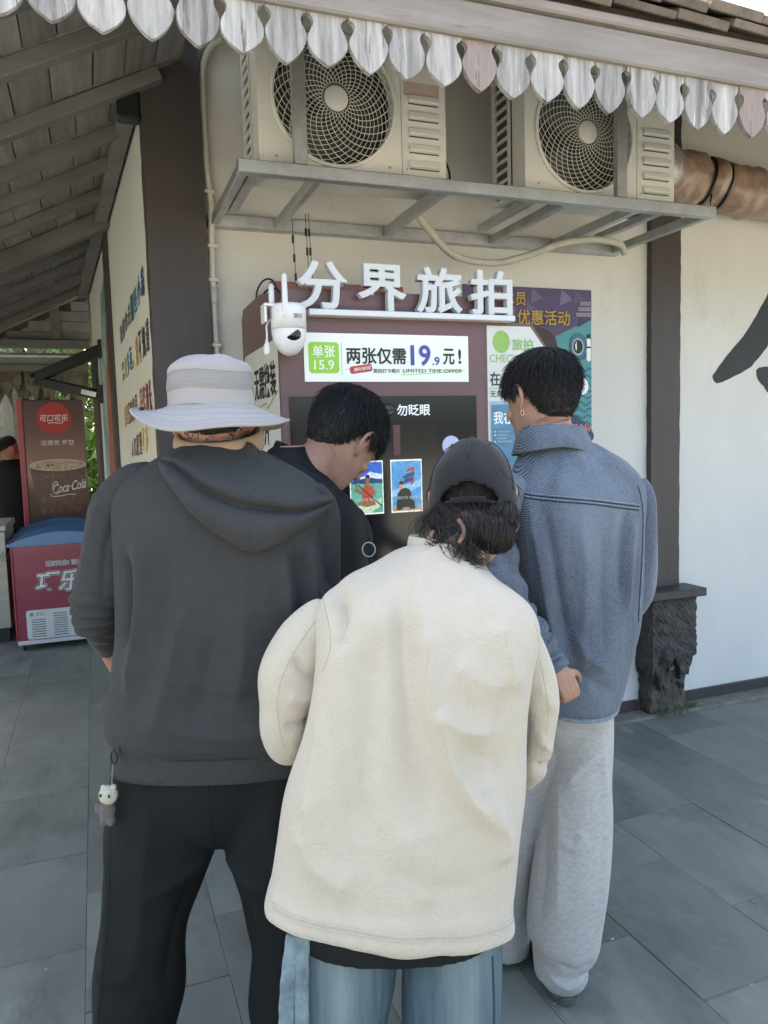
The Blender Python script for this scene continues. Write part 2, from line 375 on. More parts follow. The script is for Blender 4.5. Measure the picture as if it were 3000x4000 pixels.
# handwriting on the side wall: drawing x runs from the far end towards the corner
SL = 1.72
sideP = Plane(on_side(SL, 0), -SDIR, SN, sw)
lines = [('我带你去一座小岛', 2.14, .125, .48, 1.56, ['#6d4a6e', '#5a5b66', '#5b5666', '#4f4f5c', '#2d5f78', '#3b86a0', '#376f93', '#2f4f84']),
         ('离这多远,我不知道', 1.915, .135, .48, 1.62, ['#3a7079', '#c7a04f', '#3f86a8', '#2f6f8f', '#c7a04f', '#c99a43', '#4a4653', '#453f4b', '#4a4653']),
         ('那里日出很早,日落却长;', 1.655, .135, .47, 1.70, ['#c79a3c', '#b98d33', '#8d4a44', '#7d4444', '#8a3a3f', '#803339', '#803339', '#b5473f', '#a13b3b', '#8a2f35', '#6d3038', '#7d3339']),
         ('人们愿望不多', 1.475, .115, .72, 1.40, ['#5d4a5f', '#6d4763', '#7a3f57', '#84404f', '#d9b43a', '#d9b43a'])]
for s, z, h, x0, x1, cols in lines:
    x0, x1 = x0-.10, x1-.06
    n = len(s); w_ = (x1-x0)/n
    for i, ch in enumerate(s):
        dz = .075*((i/(n-1))-.25) if s[0] == '我' else .03*(i/(n-1)); sc_ = .8+.35*(i/(n-1))
        hh = h*sc_*(.35 if ch in ',;' else 1)
        sideP.text('lettering', ch, x0+i*w_+.01, x0+(i+1)*w_-.012+(0 if ch not in ',;' else -.08), z+dz+random.uniform(-.01, .01), z+dz+hh, flat('paint_'+cols[i], cols[i], .6), layer=1.5, bold=.024, shear=random.choice((-.08, 0, .1)))
# a bright mural on the second panel of the side wall
murP = Plane(on_side(3.00, 0), -SDIR, SN, sw)
murP.poly('mural', [(.16, .6), (1.08, .6), (1.08, 2.75), (.8, 2.65), (.55, 2.6), (.42, 2.3), (.16, 2.2)], M('mural_blue', '#7fa3ab', .5, var=.45, scale=3, spots=[('#b98b73', 2.2, .46, .1), ('#3f6d86', 2.8, .42, .08), ('#d9cdb4', 4, .4, .06)]), 1)
murP.poly('mural', [(.45, 1.0), (.9, .9), (1.0, 1.7), (.85, 2.35), (.6, 1.9)], M('mural_red', '#a3584a', .5, var=.4, scale=5, spots=[('#d7a06c', 4, .44, .1), ('#4a5f70', 5, .4, .08)]), 2)

# ------------------------------------------------------------------ side (porch) roof: boards on rafters, falling to the left
K = .5; RA = math.atan(K)
def roofz(x): return 3.0+K*(x-.27)
roof = part('porch_roof', bld)
rY = [2.12, 2.45, 2.83, 3.30, 3.72, 4.09, 4.53, 4.98, 5.42, 5.88, 6.40, 6.82, 7.28]
bl = bpy.data.objects  # noqa
V, F = box(0, 1, 0, 1, 0, 1); bmesh_unit = mesh('roof_board', V, F); bmesh_unit.materials.append(m_dwood)
rl = (1.5, 3.6, 0)
for bi in range(len(rY)-1):
    s = -.1-random.uniform(0, .1)
    while s < 2.35:
        wd = random.uniform(.115, .165)
        o = bpy.data.objects.new('roof_board', bmesh_unit); COL.objects.link(o); o.parent = roof
        x = .30-s*math.cos(RA)-wd*math.cos(RA); z = roofz(x)
        o.location = (x-rl[0], rY[bi]-.03-rl[1], z+random.uniform(0, .006)); o.rotation_euler = (random.uniform(.004, .012), -RA, 0)
        o.scale = (wd-.006, rY[bi+1]-rY[bi]+.05, .014); s += wd
for i, y in enumerate(rY):
    hh = .10 if i == 7 else .052
    o = obj('rafter', *bar((-1.9, y, roofz(-1.9)-hh/2-.002), (.33, y, roofz(.33)-hh/2-.002), .06 if i != 7 else .10, hh, .003), m_rafter, roof)
obj('roof_underlay', np.array([(x, y, roofz(x)+dz) for dz in (.03, .05) for x, y in ((-2.0, 2.05), (.34, 2.05), (.34, 7.4), (-2.0, 7.4))]),
    [(3, 2, 1, 0), (4, 5, 6, 7), (0, 1, 5, 4), (1, 2, 6, 5), (2, 3, 7, 6), (3, 0, 4, 7)], m_shingle, roof)
# a beam along the top of the side wall and the junction box over the corner pillar
A, B = on_side(0, 2.965), on_side(3.5, 2.82)
obj('wall_plate', *bar(A+SN*.05, B+SN*.05, .07, .10, .004), m_rafter, roof)
jb = obj('junction_box', *box(.165, .25, 3.31, 3.39, 2.83, 2.95, .006), m_black, bld)
# gable boards at the far end
gab = part('gable', bld)
for i in range(6):
    z0 = 2.445+i*.085
    xr = .03; xl = max(-1.9, (z0+.07-3.0)/K+.27+.08)
    if xl < xr-.05: obj('gable_board', *box(xl, xr, 7.13+.003*(i % 2), 7.155+.003*(i % 2), z0, z0+.082, .003), m_dwood, gab)
obj('gable_post', *box(-.275, -.205, 7.085, 7.13, 2.44, 2.76, .003), m_rafter, gab)
obj('tie_beam', *box(-2.0, .02, 7.06, 7.16, 2.385, 2.45, .004), m_rafter, gab)
obj('rake_brace', *bar((-.85, 7.06, 2.43), (-.005, 7.02, 2.84), .05, .045, .004), M('sunlit_wood', '#8d8478', .8, var=.2, scale=8, bump=.4, bscale=30, stretch=(.4, 1, 1)), gab)  # brace wood coloured paler than the rafters to paint in sunlight on it

# ------------------------------------------------------------------ front eave: fascia, valance of scalloped boards, shingles
eave = part('front_roof', bld)
obj('fascia', *box(-.75, 5, 2.062, 2.105, 2.668, 2.766, .006), m_fascia, eave)
obj('drip_board', *box(-.75, 5, 2.045, 2.12, 2.768, 2.800, .006), m_fascia, eave)
sh = None
for layer in range(2):
    x = -.8-.11*layer
    while x < 5:
        wd = random.uniform(.17, .26); th = random.uniform(.020, .030)
        z0 = 2.802+layer*.026
        V, F = box(0, wd-.004, 0, .55, 0, th, .003)
        # every shingle laps over its neighbour
        V[:, 2] += V[:, 0]/wd*-.010+.008
        V, F = tr((V, F), rotm('X', R(29)), (x, 2.018-.02*layer+random.uniform(-.012, .012), z0+random.uniform(-.003, .004)))
        obj('shingle', V, F, m_shingle, eave); x += wd
t30 = math.tan(R(29))
def slab(x0, x1, y0, z0, y1, z1, th=.05): return np.array([(x, y, z+dz) for dz in (0, th) for x, y, z in ((x0, y0, z0), (x1, y0, z0), (x1, y1, z1), (x0, y1, z1))]), [(3, 2, 1, 0), (4, 5, 6, 7), (0, 1, 5, 4), (1, 2, 6, 5), (2, 3, 7, 6), (3, 0, 4, 7)]
obj('roof_slope', *slab(.30, 6, 2.12, 2.81, 7.6, 2.81+5.48*t30), m_shingle, eave)
obj('roof_slope', *slab(.30, 6, 7.6, 2.81+5.48*t30, 12, 3.4), m_shingle, eave)
# scallops
def scallop(p=.1145, H=.165):
    """One board: straight shoulders, keyhole neck, bulging sides, ogee point."""
    h = p/2; P = []
    kz = -.052; kr = .0185
    right = [(h-.0008, 0), (h-.0008, kz+kr+.003)]
    for a in np.linspace(80, -42, 9): right.append((h-kr*math.cos(R(a))*1.0 if False else h-.0008-kr*math.cos(R(a)), kz+kr*math.sin(R(a))))
    right += [(h-.009, kz-.021), (h-.0025, kz-.034), (h-.0006, -.098), (h-.0035, -.112), (h-.012, -.128), (h-.026, -.144), (h-.042, -.156), (h-.052, -.1625)]
    P = right+[(0, -H)]+[(-x, z) for x, z in reversed(right)]
    return P
sp = scallop(); me = None
val = part('valance', bld)
smes = []
for q in range(8):                                                       # hand-sawn: eight slightly different cuts
    ph = random.uniform(0, 6); P_ = [(x+.0016*math.sin(z*70+ph+x*30), z+.002*math.sin(x*60+ph)*(z < -.09)) for x, z in sp]
    V, F = prism(P_, 0, .017); bm = bmesh.new()
    vv = [bm.verts.new(v) for v in V]; [bm.faces.new([vv[i] for i in f]) for f in F]
    bmesh.ops.bevel(bm, geom=[e for e in bm.edges if abs(e.verts[0].co.y-e.verts[1].co.y) < 1e-6], offset=.0014, segments=1, affect='EDGES')
    V, F = frombm(bm); sme = mesh('scallop_board', V, F); sme.materials.append(m_gwood); smes.append(sme)
m_gwood2 = M('reddish_weathered_wood', '#948681', .85, var=.25, scale=9, bump=.7, bscale=60, stretch=(4, 4, .35), spots=[('#665853', 8, .42, .1)])
sme2 = sme.copy(); sme2.materials.clear(); sme2.materials.append(m_gwood2)
x = 1.2275-.1145*16
for i in range(45):
    o = bpy.data.objects.new('scallop_board', sme2 if i in (15, 24, 27) else random.choice(smes)); COL.objects.link(o); o.parent = val
    xx = x+i*.1145
    o.location = (xx-rl[0], 2.080-rl[1]+random.uniform(-.003, .003), 2.690-.0145*(xx-1.2)*.9+random.uniform(-.005, .005)); o.rotation_euler = (random.uniform(-.03, .03), random.uniform(-.02, .02), random.uniform(-.02, .02))

# ================================================================== steel bracket frame under the air conditioners
fr = thing('bracket_frame', 'galvanised steel bracket frame bolted to the wall under two air conditioner units', 'frame', (1.5, 3.39, 2.47))
XL, XR = .512, 2.57
obj('front_bar', *box(XL, XR, 2.68, 2.722, 2.445, 2.49, .003), m_steel, fr)
obj('wall_bar', *box(XL-.01, XR+.01, 3.345, 3.388, 2.44, 2.495, .003), m_steel, fr)
for x in (XL+.02, .80, 1.30, 1.84, 2.18, XR-.02):
    obj('arm', *box(x-.016, x+.016, 2.724, 3.343, 2.446, 2.486, .003), m_steel, fr)
for x, z1 in ((.735, 3.05), (2.085, 3.05)):
    obj('upright', *box(x-.024, x+.024, 2.686, 2.716, 2.492, z1, .002), m_steel, fr)
for x in (.60, 1.345, 1.76, 2.41):
    obj('foot_rail', *box(x-.02, x+.02, 2.80, 3.30, 2.490, 2.52, .002), m_steel, fr)
# drip tray under the units
def ac(name, label, x0, x1, brand):
    W = x1-x0; zb, zt = 2.529, 3.07; y0, y1 = 2.795, 3.07
    t = thing(name, label, 'air conditioner', ((x0+x1)/2, 2.93, 2.529), 0, 'outdoor units on the bracket')
    cx, cz, cr = x0+.285, 2.768, .238
    # front sheet with a round opening
    n = 48; ring = [(cx+cr*math.cos(2*math.pi*i/n), cz+cr*math.sin(2*math.pi*i/n)) for i in range(n)]
    xs = x0+.545
    def onrect(px, pz):
        dx, dz = px-cx, pz-cz; k = min([q for q in ((xs-cx)/dx if dx > 1e-9 else 9, (x0-cx)/dx if dx < -1e-9 else 9, (zt-cz)/dz if dz > 1e-9 else 9, (zb-cz)/dz if dz < -1e-9 else 9) if q > 0]); return cx+dx*k, cz+dz*k
    outer = [onrect(*q) for q in ring]
    for c_ in ((x0, zb), (xs, zb), (xs, zt), (x0, zt)):
        i = min(range(n), key=lambda q: (outer[q][0]-c_[0])**2+(outer[q][1]-c_[1])**2); outer[i] = c_
    V = [(x, y0, z) for x, z in outer]+[(x, y0, z) for x, z in ring]+[(cx+(x-cx)*.955, y0+.035, cz+(z-cz)*.955) for x, z in ring]
    F = [(i, (i+1) % n, n+(i+1) % n, n+i) for i in range(n)]+[(n+i, n+(i+1) % n, 2*n+(i+1) % n, 2*n+i) for i in range(n)]
    obj('fan_panel', V, F, m_acw, t)
    # side box: right service panel with louvres, top, sides, back
    obj('casing', *cat(box(xs+.001, x1, y0-.003, y1, zb, zt, .008, 2), box(x0, xs, y1-.01, y1, zb, zt), box(x0-.001, xs, y0+.001, y1-.011, zt-.012, zt), box(x0, xs, y0+.001, y1-.011, zb, zb+.012),
        box(x0-.001, x0+.008, y0+.001, y0+.10, zb+.013, zt-.013)), m_acw, t)
    obj('inner_shroud', *box(x0+.012, xs-.002, y0+.13, y0+.14, zb+.013, zt-.014), m_acd, t)
    # side coil guard: a ladder of openings
    for i in range(12): obj('guard_rung', *box(x0-.001, x0+.006, y0+.135, y1-.03, zb+.03+i*.042, zb+.044+i*.042), m_acw, t)
    obj('guard_rail', *box(x0-.002, x0+.007, y0+.125, y0+.140, zb+.013, zt-.013), m_acw, t); obj('guard_rail', *box(x0-.002, x0+.007, y1-.032, y1-.011, zb+.013, zt-.013), m_acw, t)
    obj('coil', *box(x0+.009, x0+.02, y0+.145, y1-.035, zb+.02, zt-.02), m_acd, t)
    for i in range(5):
        z = zb+.04+i*.0595
        o = obj('louvre', *tr(box(xs+.028, x1-.033, -.012, .002, -.013, .013, .004, 2), rotm('X', R(-16)), (0, y0-.006, z)), m_acw, t)
        obj('louvre_gap', *box(xs+.03, x1-.035, y0-.0055, y0-.0035, z-.018, z-.0135), m_acd, t)
    if brand: obj('brand_band', *box(xs+.012, x1-.03, y0-.0055, y0-.004, zb+.292, zb+.34), M('dull_red_band', '#b7a29d', .5), t)
    gr = obj('grille_ring', *tr(sweep([(cx+(cr-.004)*math.cos(a), y0-.006, cz+(cr-.004)*math.sin(a)) for a in np.linspace(0, 2*math.pi, 60, endpoint=False)], .008, 8, closed=True)), m_acw, t, True)
    W_ = []
    for fam in (1, -1):
        for q in range(30):
            a0 = 2*math.pi*q/30; sp_ = []
            for u in np.linspace(0, 1, 12):
                r_ = .05+(cr-.055)*u; a_ = a0+fam*(1.15*u if fam == 1 else 2.1*u)
                sp_.append((cx+r_*math.cos(a_), y0-.012-.010*(1-u*u), cz+r_*math.sin(a_)))
            W_.append(sweep(sp_, .00125 if fam == -1 else .0016, 4, caps=False))
    obj('grille_wires', *cat(*W_), m_grl, gr, True)
    obj('hub_disc', *tr(lathe([(.046, 0), (.046, .006), (.040, .010)], 28), rotm('X', R(90)), (cx, y0-.016, cz)), m_acw, gr, True)
    fan = obj('fan_hub', *tr(lathe([(.05, 0), (.05, .06)], 20), rotm('X', R(90)), (cx, y0+.10, cz)), m_acd, t)
    for q in range(3):
        B = []
        for u in np.linspace(0, 1, 7):
            r_ = .05+.165*u
            for v in np.linspace(-.5, .5, 5): B.append((cx+r_*math.cos(q*2.094+v*(.9+.35*u)), y0+.075+.05*v, cz+r_*math.sin(q*2.094+v*(.9+.35*u))))
        obj('fan_blade', B, [(i*5+j, i*5+j+1, (i+1)*5+j+1, (i+1)*5+j) for i in range(6) for j in range(4)], M('grey_fan_blade', '#4d5355', .6), fan, True)
    for px in (x0+.06, xs-.05, xs+.02): obj('screw', *tr(lathe([(.005, 0), (.004, .003)], 10), rotm('X', R(90)), (px, y0-.002, zb+.022)), m_steel, t)
    return t
ac('air_conditioner', 'white outdoor air conditioner unit nearer the dark corner pillar', .612, 1.345, True)
ac('air_conditioner', 'white outdoor air conditioner unit beside the brown wrapped duct', 1.695, 2.442, False)
obj_cable = sweep(crom([(1.352, 2.86, 2.66), (1.375, 2.84, 2.58), (1.37, 2.83, 2.535), (1.352, 2.85, 2.56)], 14), .0045, 6)
o = obj('cable', *obj_cable, m_black); tag(o, 'short black cable looped beside the left outdoor unit', 'cable')

# pipes
P = crom([(.60, 3.355, 3.20), (.55, 3.355, 3.165), (.512, 3.355, 3.08), (.505, 3.355, 2.95), (.507, 3.355, 2.70), (.520, 3.35, 2.52), (.513, 3.352, 2.36), (.512, 3.355, 2.1), (.517, 3.355, 1.7), (.517, 3.355, 1.0), (.517, 3.355, .03)], 70)
pp = thing('drain_pipe', 'white plastic pipe running down the wall beside the corner pillar', 'pipe', (.517, 3.355, 0))
obj('pipe', *sweep(P, .0145, 12), m_pvc, pp, True)
for z in (2.58, 2.36, 2.22, 1.95): obj('pipe_clip', *box(.487, .535, 3.334, 3.389, z-.008, z+.008, .003), m_pvc, pp)
obj('coupling', *sweep([(.5125, 3.355, 2.12), (.513, 3.355, 2.19)], .019, 14), m_pvc, pp, True)
P = crom([(1.30, 3.05, 2.50), (1.36, 3.05, 2.43), (1.45, 3.10, 2.37), (1.58, 3.18, 2.335), (1.78, 3.22, 2.33), (1.95, 3.2, 2.37), (2.10, 3.15, 2.42), (2.25, 3.12, 2.44), (2.40, 3.12, 2.43), (2.46, 3.16, 2.40)], 80)
t = thing('refrigerant_hose', 'pale wrapped hose sagging under the steel bracket frame', 'hose', (1.8, 3.2, 2.33))
obj('hose', *sweep(P, .0155+.001*(np.arange(80) % 5 == 0), 10), m_hose, t, True)
# big wrapped duct on the right
t = thing('wrapped_duct', 'fat pipe bundle wrapped in crinkled brown tape beside the right outdoor unit', 'duct', (3.0, 3.15, 2.78))
ctr = crom([(2.42, 3.02, 2.80), (2.58, 3.10, 2.80), (2.78, 3.18, 2.80), (3.0, 3.2, 2.79), (3.2, 3.21, 2.77), (3.5, 3.22, 2.755), (4.3, 3.22, 2.75)], 130)
V, F = sweep(ctr, .118, 40); i = np.arange(len(V))//40; aa = (np.arange(len(V)) % 40)/40*2*math.pi
rr = 1.03+.05*np.sin(i*.13+2*np.sin(aa+1))*np.sin(aa*2+i*.07)+.035*np.sin(i*.21-aa*2+1.5*np.sin(i*.05))+.025*np.sin(aa*5+i*.23)*np.sin(i*.11)
for q in (62, 74): rr *= 1-.16*np.exp(-((i-q+3*np.cos(aa))/2.4)**2)
rr *= 1+.05*np.sin(i*.47+aa*1.3)*np.sin(i*.19-aa*2)+.012*np.sin(i*1.1+aa*4)*np.sin(aa*2+i*.6)+rng.normal(0, .006, len(rr)); rr *= np.where(i < 22, .93, 1)
base = np.vstack([np.repeat(ctr, 40, 0), ctr[:1], ctr[-1:]]); V = base+(V-base)*np.r_[rr[:len(V)]][:, None]
obj('tape_wrap', V, F, m_tape, t, True)
V2, F2 = sweep(ctr[4:30], .120, 32); obj('foil_wrap', V2+rng.normal(0, .0015, V2.shape), F2, m_foil, t, True)
for q in (62, 74):
    c = ctr[q]; obj('binding_strap', *sweep([c+np.array((.02*math.cos(a), .112*math.sin(a), .114*math.cos(a))) + np.array((-.018*math.cos(a), 0, 0))+np.array((.028*math.sin(a+.8), 0, 0)) for a in np.linspace(0, 2*math.pi, 36, endpoint=False)], .0085, 6, closed=True), m_black, t, True)
obj('strap_end', *sweep(ctr[60]+np.array([(0, -.08, -.09), (-.01, -.085, -.12), (-.012, -.085, -.155)]), (.005, .004, .001), 6), m_black, t)

# ================================================================== photo kiosk
m_burg = M('burgundy_powder_coat', '#6d4f50', .42, var=.05, scale=4, bump=.05, bscale=300)
m_burg2 = M('rose_board', '#9b6264', .5, var=.06)
m_glass = M('black_glass', '#1b1d20', .12, var=.05)
m_white = M('white_acrylic', '#dfe2e4', .35, var=.03)
m_light = M('lit_white_panel', '#dfe4df', .4, var=.02, emit=.045)
KX0, KX1, KY = .632, 1.60, 2.70
ks = thing('photo_kiosk', 'burgundy self service photo kiosk with glowing price panel and white sign letters', 'kiosk', (1.2, 3.0, 0))
prof = [(3.385, 0), (3.385, 2.06), (3.34, 2.10), (3.0, 2.10), (2.74, 2.06), (KY+.012, 2.02), (KY, 1.97), (KY, 0)]
n = len(prof); V = [(KX0, y, z) for y, z in prof]+[(1.445, y, z) for y, z in prof]
obj('cabinet', V, [tuple(range(n)), tuple(reversed(range(n, 2*n)))]+[((i+1) % n, i, i+n, (i+1) % n+n) for i in range(n)], m_burg, ks)
fz = [(.645, 1.975), (.645, 2.03), (.668, 2.066), (.70, 2.074), (1.545, 2.068), (1.588, 2.034), (1.588, 1.975)]
obj('fascia', *prism(fz, 2.712, 3.0), m_burg, ks)
obj('rear_board', *box(.74, 1.35, 3.28, 3.30, 2.0, 2.215, .003), m_burg2, ks)
obj('sign_shelf', *box(.732, 1.554, 2.648, 2.711, 1.972, 1.993, .002), m_white, ks)
KP = Plane((0, KY, 0), (1, 0, 0), (0, -1, 0), ks)
SP = Plane((0, 2.698, 0), (1, 0, 0), (0, -1, 0), ks)
m_sign = M('white_sign_face', '#d3d6d9', .4, var=.02)
def sign_letter(ch, a, b, z0, z1, r_=.0030, depth=.034):
    """Thick channel letter: the glyph swollen on all sides and given depth."""
    V, F = glyphs(ch, .008); mn, mx = V.min(0), V.max(0); P = np.stack([a+r_+(V[:, 0]-mn[0])*(b-a-2*r_)/(mx[0]-mn[0]), z0+r_+(V[:, 1]-mn[1])*(z1-z0-2*r_)/(mx[1]-mn[1])], 1); k = len(P)
    ed = {}
    for f in F:
        for i in range(len(f)): ed[(f[i], f[(i+1) % len(f)])] = 1
    side = [(p_, q_) for p_, q_ in ed if (q_, p_) not in ed]; ms = []
    for i in range(13):
        an_ = 2*math.pi*i/12; D_ = np.array((0, 0)) if i == 12 else r_*np.array((math.cos(an_), math.sin(an_))); e_ = .00015*i
        ms.append((np.vstack([SP.p3(P+D_, depth-e_), SP.p3(P+D_, .002+e_)]), list(F)+[tuple(j+k for j in reversed(f)) for f in F]+[(q_, p_, p_+k, q_+k) for p_, q_ in side]))
    return obj('sign_letter', *cat(*ms), m_sign, ks)
for ch, a, b in (('分', .700, .882), ('界', .922, 1.108), ('旅', 1.150, 1.336), ('拍', 1.372, 1.552)):
    sign_letter(ch, a, b, 1.994, 2.162)
# frame pieces around screen and panel
obj('price_panel', *box(.7205, 1.3715, KY-.006, KY-.0005, 1.7435, 1.9165), m_light, ks)
PP = Plane((0, KY-.006, 0), (1, 0, 0), (0, -1, 0), ks, .0009)
g_green = flat('lime_green_print', '#8fc544', emit=.03); g_blk = flat('black_print', '#20211f'); g_blue = flat('violet_blue_print', '#4a4aa0', emit=.02); g_white = flat('white_print', '#e6e9e6', emit=.03); g_red = flat('red_print', '#b3413f', emit=.02)
PP.poly('price_badge', rrect(.736, .850, 1.773, 1.884, .014), g_green)
PP.text('lettering', '单张', .752, .835, 1.829, 1.873, g_white, 2, bold=.012); PP.text('lettering', '15.9', .756, .830, 1.786, 1.820, g_white, 2, bold=.008)
PP.line('divider', [(.860, 1.770), (.860, 1.885)], .0022, g_green)
PP.text('lettering', '两张仅需', .877, 1.112, 1.807, 1.868, g_blk, 2, bold=.022)
PP.text('lettering', '19', 1.130, 1.212, 1.803, 1.880, g_blue, 2, bold=.03); PP.text('lettering', '.9', 1.218, 1.249, 1.805, 1.837, g_blue, 2, bold=.028)
PP.text('lettering', '元', 1.263, 1.312, 1.808, 1.868, g_blk, 2, bold=.022); PP.text('lettering', '!', 1.328, 1.340, 1.811, 1.866, g_blk, 2, bold=.03)
rot = lambda P_, c, a: [(c[0]+(x-c[0])*math.cos(a)-(z-c[1])*math.sin(a), c[1]+(x-c[0])*math.sin(a)+(z-c[1])*math.cos(a)) for x, z in P_]
PP.poly('discount_tag', rot(rrect(.889, .976, 1.776, 1.803, .009), (.932, 1.79), R(8)), g_red, 2)
PP.text('lettering', '限时折扣', .906, .970, 1.784, 1.797, g_white, 3.4, bold=.01, path=lambda u: (u-.5)*.009)
PP.text('lettering', '旅拍打卡照片', .980, 1.086, 1.775, 1.791, g_blk, 2, bold=.012); PP.text('lettering', 'LIMITED TIME OFFER', 1.098, 1.342, 1.777, 1.791, g_blk, 2)
PP.line('underline', [(.872, 1.788), (.93, 1.786), (.98, 1.79)], .0016, g_green, 1.5); PP.line('underline', [(1.09, 1.768), (1.2, 1.774), (1.35, 1.786)], .0022, g_green, 1.5); PP.line('underline', [(1.09, 1.768), (1.105, 1.776), (1.10, 1.782), (1.35, 1.787)], .0016, g_green, 1.2)
# dark glass front
obj('screen_glass', *box(.661, 1.404, KY-.004, KY-.0003, .98, 1.691), m_glass, ks)
GP = Plane((0, KY-.004, 0), (1, 0, 0), (0, -1, 0), ks, .0009)
GP.text('lettering', '勿眨眼', 1.070, 1.206, 1.617, 1.660, flat('white_screen_text', '#e3e6e8', emit=.08), 1, bold=.014)
obj('lens', *tr(lathe([(.024, 0), (.024, .006), (.018, .008)], 28), rotm('X', R(90)), (1.035, KY-.004, 1.640)), M('lens_glass', '#0c0d10', .08), ks, True)
GP.poly('camera_window', [(1.05, 1.47), (1.235, 1.47), (1.235, 1.583), (1.05, 1.583)], M('dark_window', '#101113', .15), 1)
GP.poly('screen_reflection_edge', [(1.052, 1.47), (1.080, 1.47), (1.080, 1.583), (1.052, 1.583)], M('dull_red_inner', '#5a3436', .3), 2)
GP.poly('round_sticker', disc(1.292, 1.50, .038), flat('pale_violet_white', '#c9cbe8', .4), 1)
obj('print_slot', *box(.95, 1.2, KY-.012, KY-.0042, 1.03, 1.06, .002), M('slot_plastic', '#2a2c2f', .4), ks)
# two photographs on the screen
e = .10
def scr(n_, c): return M('screen_'+n_, c, .3, var=.3, scale=90, emit=e)
def photo(x0, x1, kind):
    z0, z1 = 1.2535, 1.4535; w_, h_ = x1-x0, z1-z0
    q = lambda P_: [(x0+a*w_, z0+b*h_) for a, b in P_]
    fr_ = GP.poly('photo_frame', q([(0, 0), (1, 0), (1, 1), (0, 1)]), scr('frame', '#dfe9d8'), 1)
    add = lambda n_, P_, c, l_: GP.poly(n_, q(P_), scr(c.strip('#'), c), l_, fr_)
    if kind == 0:
        add('sky_print', [(.03, .6), (.97, .6), (.97, .97), (.03, .97)], '#2f5fb3', 2); add('cloud_print', [(.3, .70), (.45, .72), (.6, .8), (.75, .77), (.97, .74), (.97, .66), (.3, .66)], '#c9d6e6', 3)
        add('hill_print', [(.03, .6), (.3, .66), (.6, .69), (.97, .63), (.97, .58), (.03, .58)], '#24426a', 4); add('sea_print', [(.03, .03), (.97, .03), (.97, .59), (.03, .59)], '#5f9e8f', 2)
        add('board_print', [(.05, .03), (.6, .03), (.9, .15), (.93, .3), (.75, .26), (.1, .14)], '#b9cba8', 5); add('figure_print', [(.2, .2), (.45, .14), (.75, .18), (.7, .27), (.63, .3), (.75, .38), (.68, .52), (.56, .56), (.56, .62), (.6, .68), (.52, .72), (.46, .68), (.47, .6), (.4, .55), (.35, .44), (.2, .5), (.26, .6), (.2, .6), (.13, .45), (.35, .38), (.38, .3)], '#8d6247', 6)
        add('vest_print', [(.4, .28), (.64, .28), (.64, .45), (.55, .53), (.45, .52), (.37, .44)], '#b8442f', 7); add('hair_print', [(.46, .68), (.58, .68), (.57, .74), (.5, .745), (.45, .72)], '#1e1b1b', 7); add('paddle_print', [(.22, .55), (.24, .56), (.95, .15), (.93, .13)], '#23272b', 8)
    else:
        add('sky_print', [(.03, .03), (.97, .03), (.97, .97), (.03, .97)], '#4f8fc0', 2); add('cloud_print', [(.03, .3), (.5, .36), (.97, .5), (.97, .62), (.4, .5), (.03, .42)], '#86b4cf', 3); add('deck_print', [(.03, .03), (.97, .03), (.97, .12), (.03, .14)], '#a08a7d', 4)
        add('post_print', [(.62, .5), (.72, .55), (.75, .85), (.68, .86), (.5, .8), (.48, .75), (.68, .8)], '#a0443c', 4); add('sign_print', [(.33, .66), (.5, .73), (.76, .76), (.74, .70), (.5, .64)], '#27466f', 5); add('sign_print', [(.42, .55), (.7, .6), (.72, .66), (.41, .63)], '#33386a', 5)
        add('figure_print', [(.15, .05), (.3, .05), (.38, .1), (.55, .1), (.6, .05), (.75, .07), (.73, .2), (.65, .25), (.6, .42), (.45, .47), (.3, .44), (.2, .36), (.17, .22)], '#1d1f22', 6); add('face_print', [(.25, .46), (.36, .45), (.39, .52), (.36, .57), (.27, .57), (.24, .52)], '#c08e72', 7); add('hair_print', [(.22, .53), (.4, .54), (.37, .59), (.28, .60)], '#17171a', 8)
    GP.text('lettering', '付款打印 请勿盗拍', x0+.1*w_, x1-.06*w_, z0+.25*h_, z0+.31*h_, scr('wm', '#aeb6ae'), 9, parent=fr_)
photo(.876, 1.0075, 0); photo(1.038, 1.1655, 1)
# left side poster of the kiosk: drawing x runs from the wall towards the camera
LP_ = Plane((KX0, 3.385, 0), (0, -1, 0), (-1, 0, 0), ks)
m_pap = M('white_poster_print', '#cfd0cd', .45, var=.03)
LP_.poly('side_poster', rrect(.035, .665, .55, 1.90, .03), m_pap, 1)
LP_.poly('green_dot', disc(.13, 1.745, .065), flat('soft_green_print', '#87a85f'), 2)
LP_.text('lettering', '无需换装', .23, .625, 1.70, 1.83, g_blk, 2, bold=.02); LP_.text('lettering', '即刻出片', .10, .48, 1.52, 1.645, g_blk, 2, bold=.02)
LP_.line('underline', [(.15, 1.66), (.30, 1.672), (.46, 1.682), (.455, 1.655), (.47, 1.662), (.64, 1.715)], .006, flat('soft_green_print', '#87a85f'), 2)
LP_.text('lettering', '分界洲岛旅拍打卡!', .12, .385, 1.465, 1.495, g_blk, 2); LP_.poly('blue_badge', rrect(.435, .645, 1.405, 1.482, .018), flat('navy_print', '#3d4f7c'), 2)
LP_.text('lettering', '这地儿不值得打卡', .45, .635, 1.425, 1.462, g_white, 3); LP_.poly('blue_block', [(.06, .6), (.645, .6), (.645, 1.35), (.06, 1.35)], M('sea_blue_print', '#5c82b0', .45, var=.12, scale=4), 2)
LP_.text('lettering', '我在分界洲岛', .09, .62, 1.16, 1.26, flat('pale_ink', '#cfd6da'), 3, bold=.02)
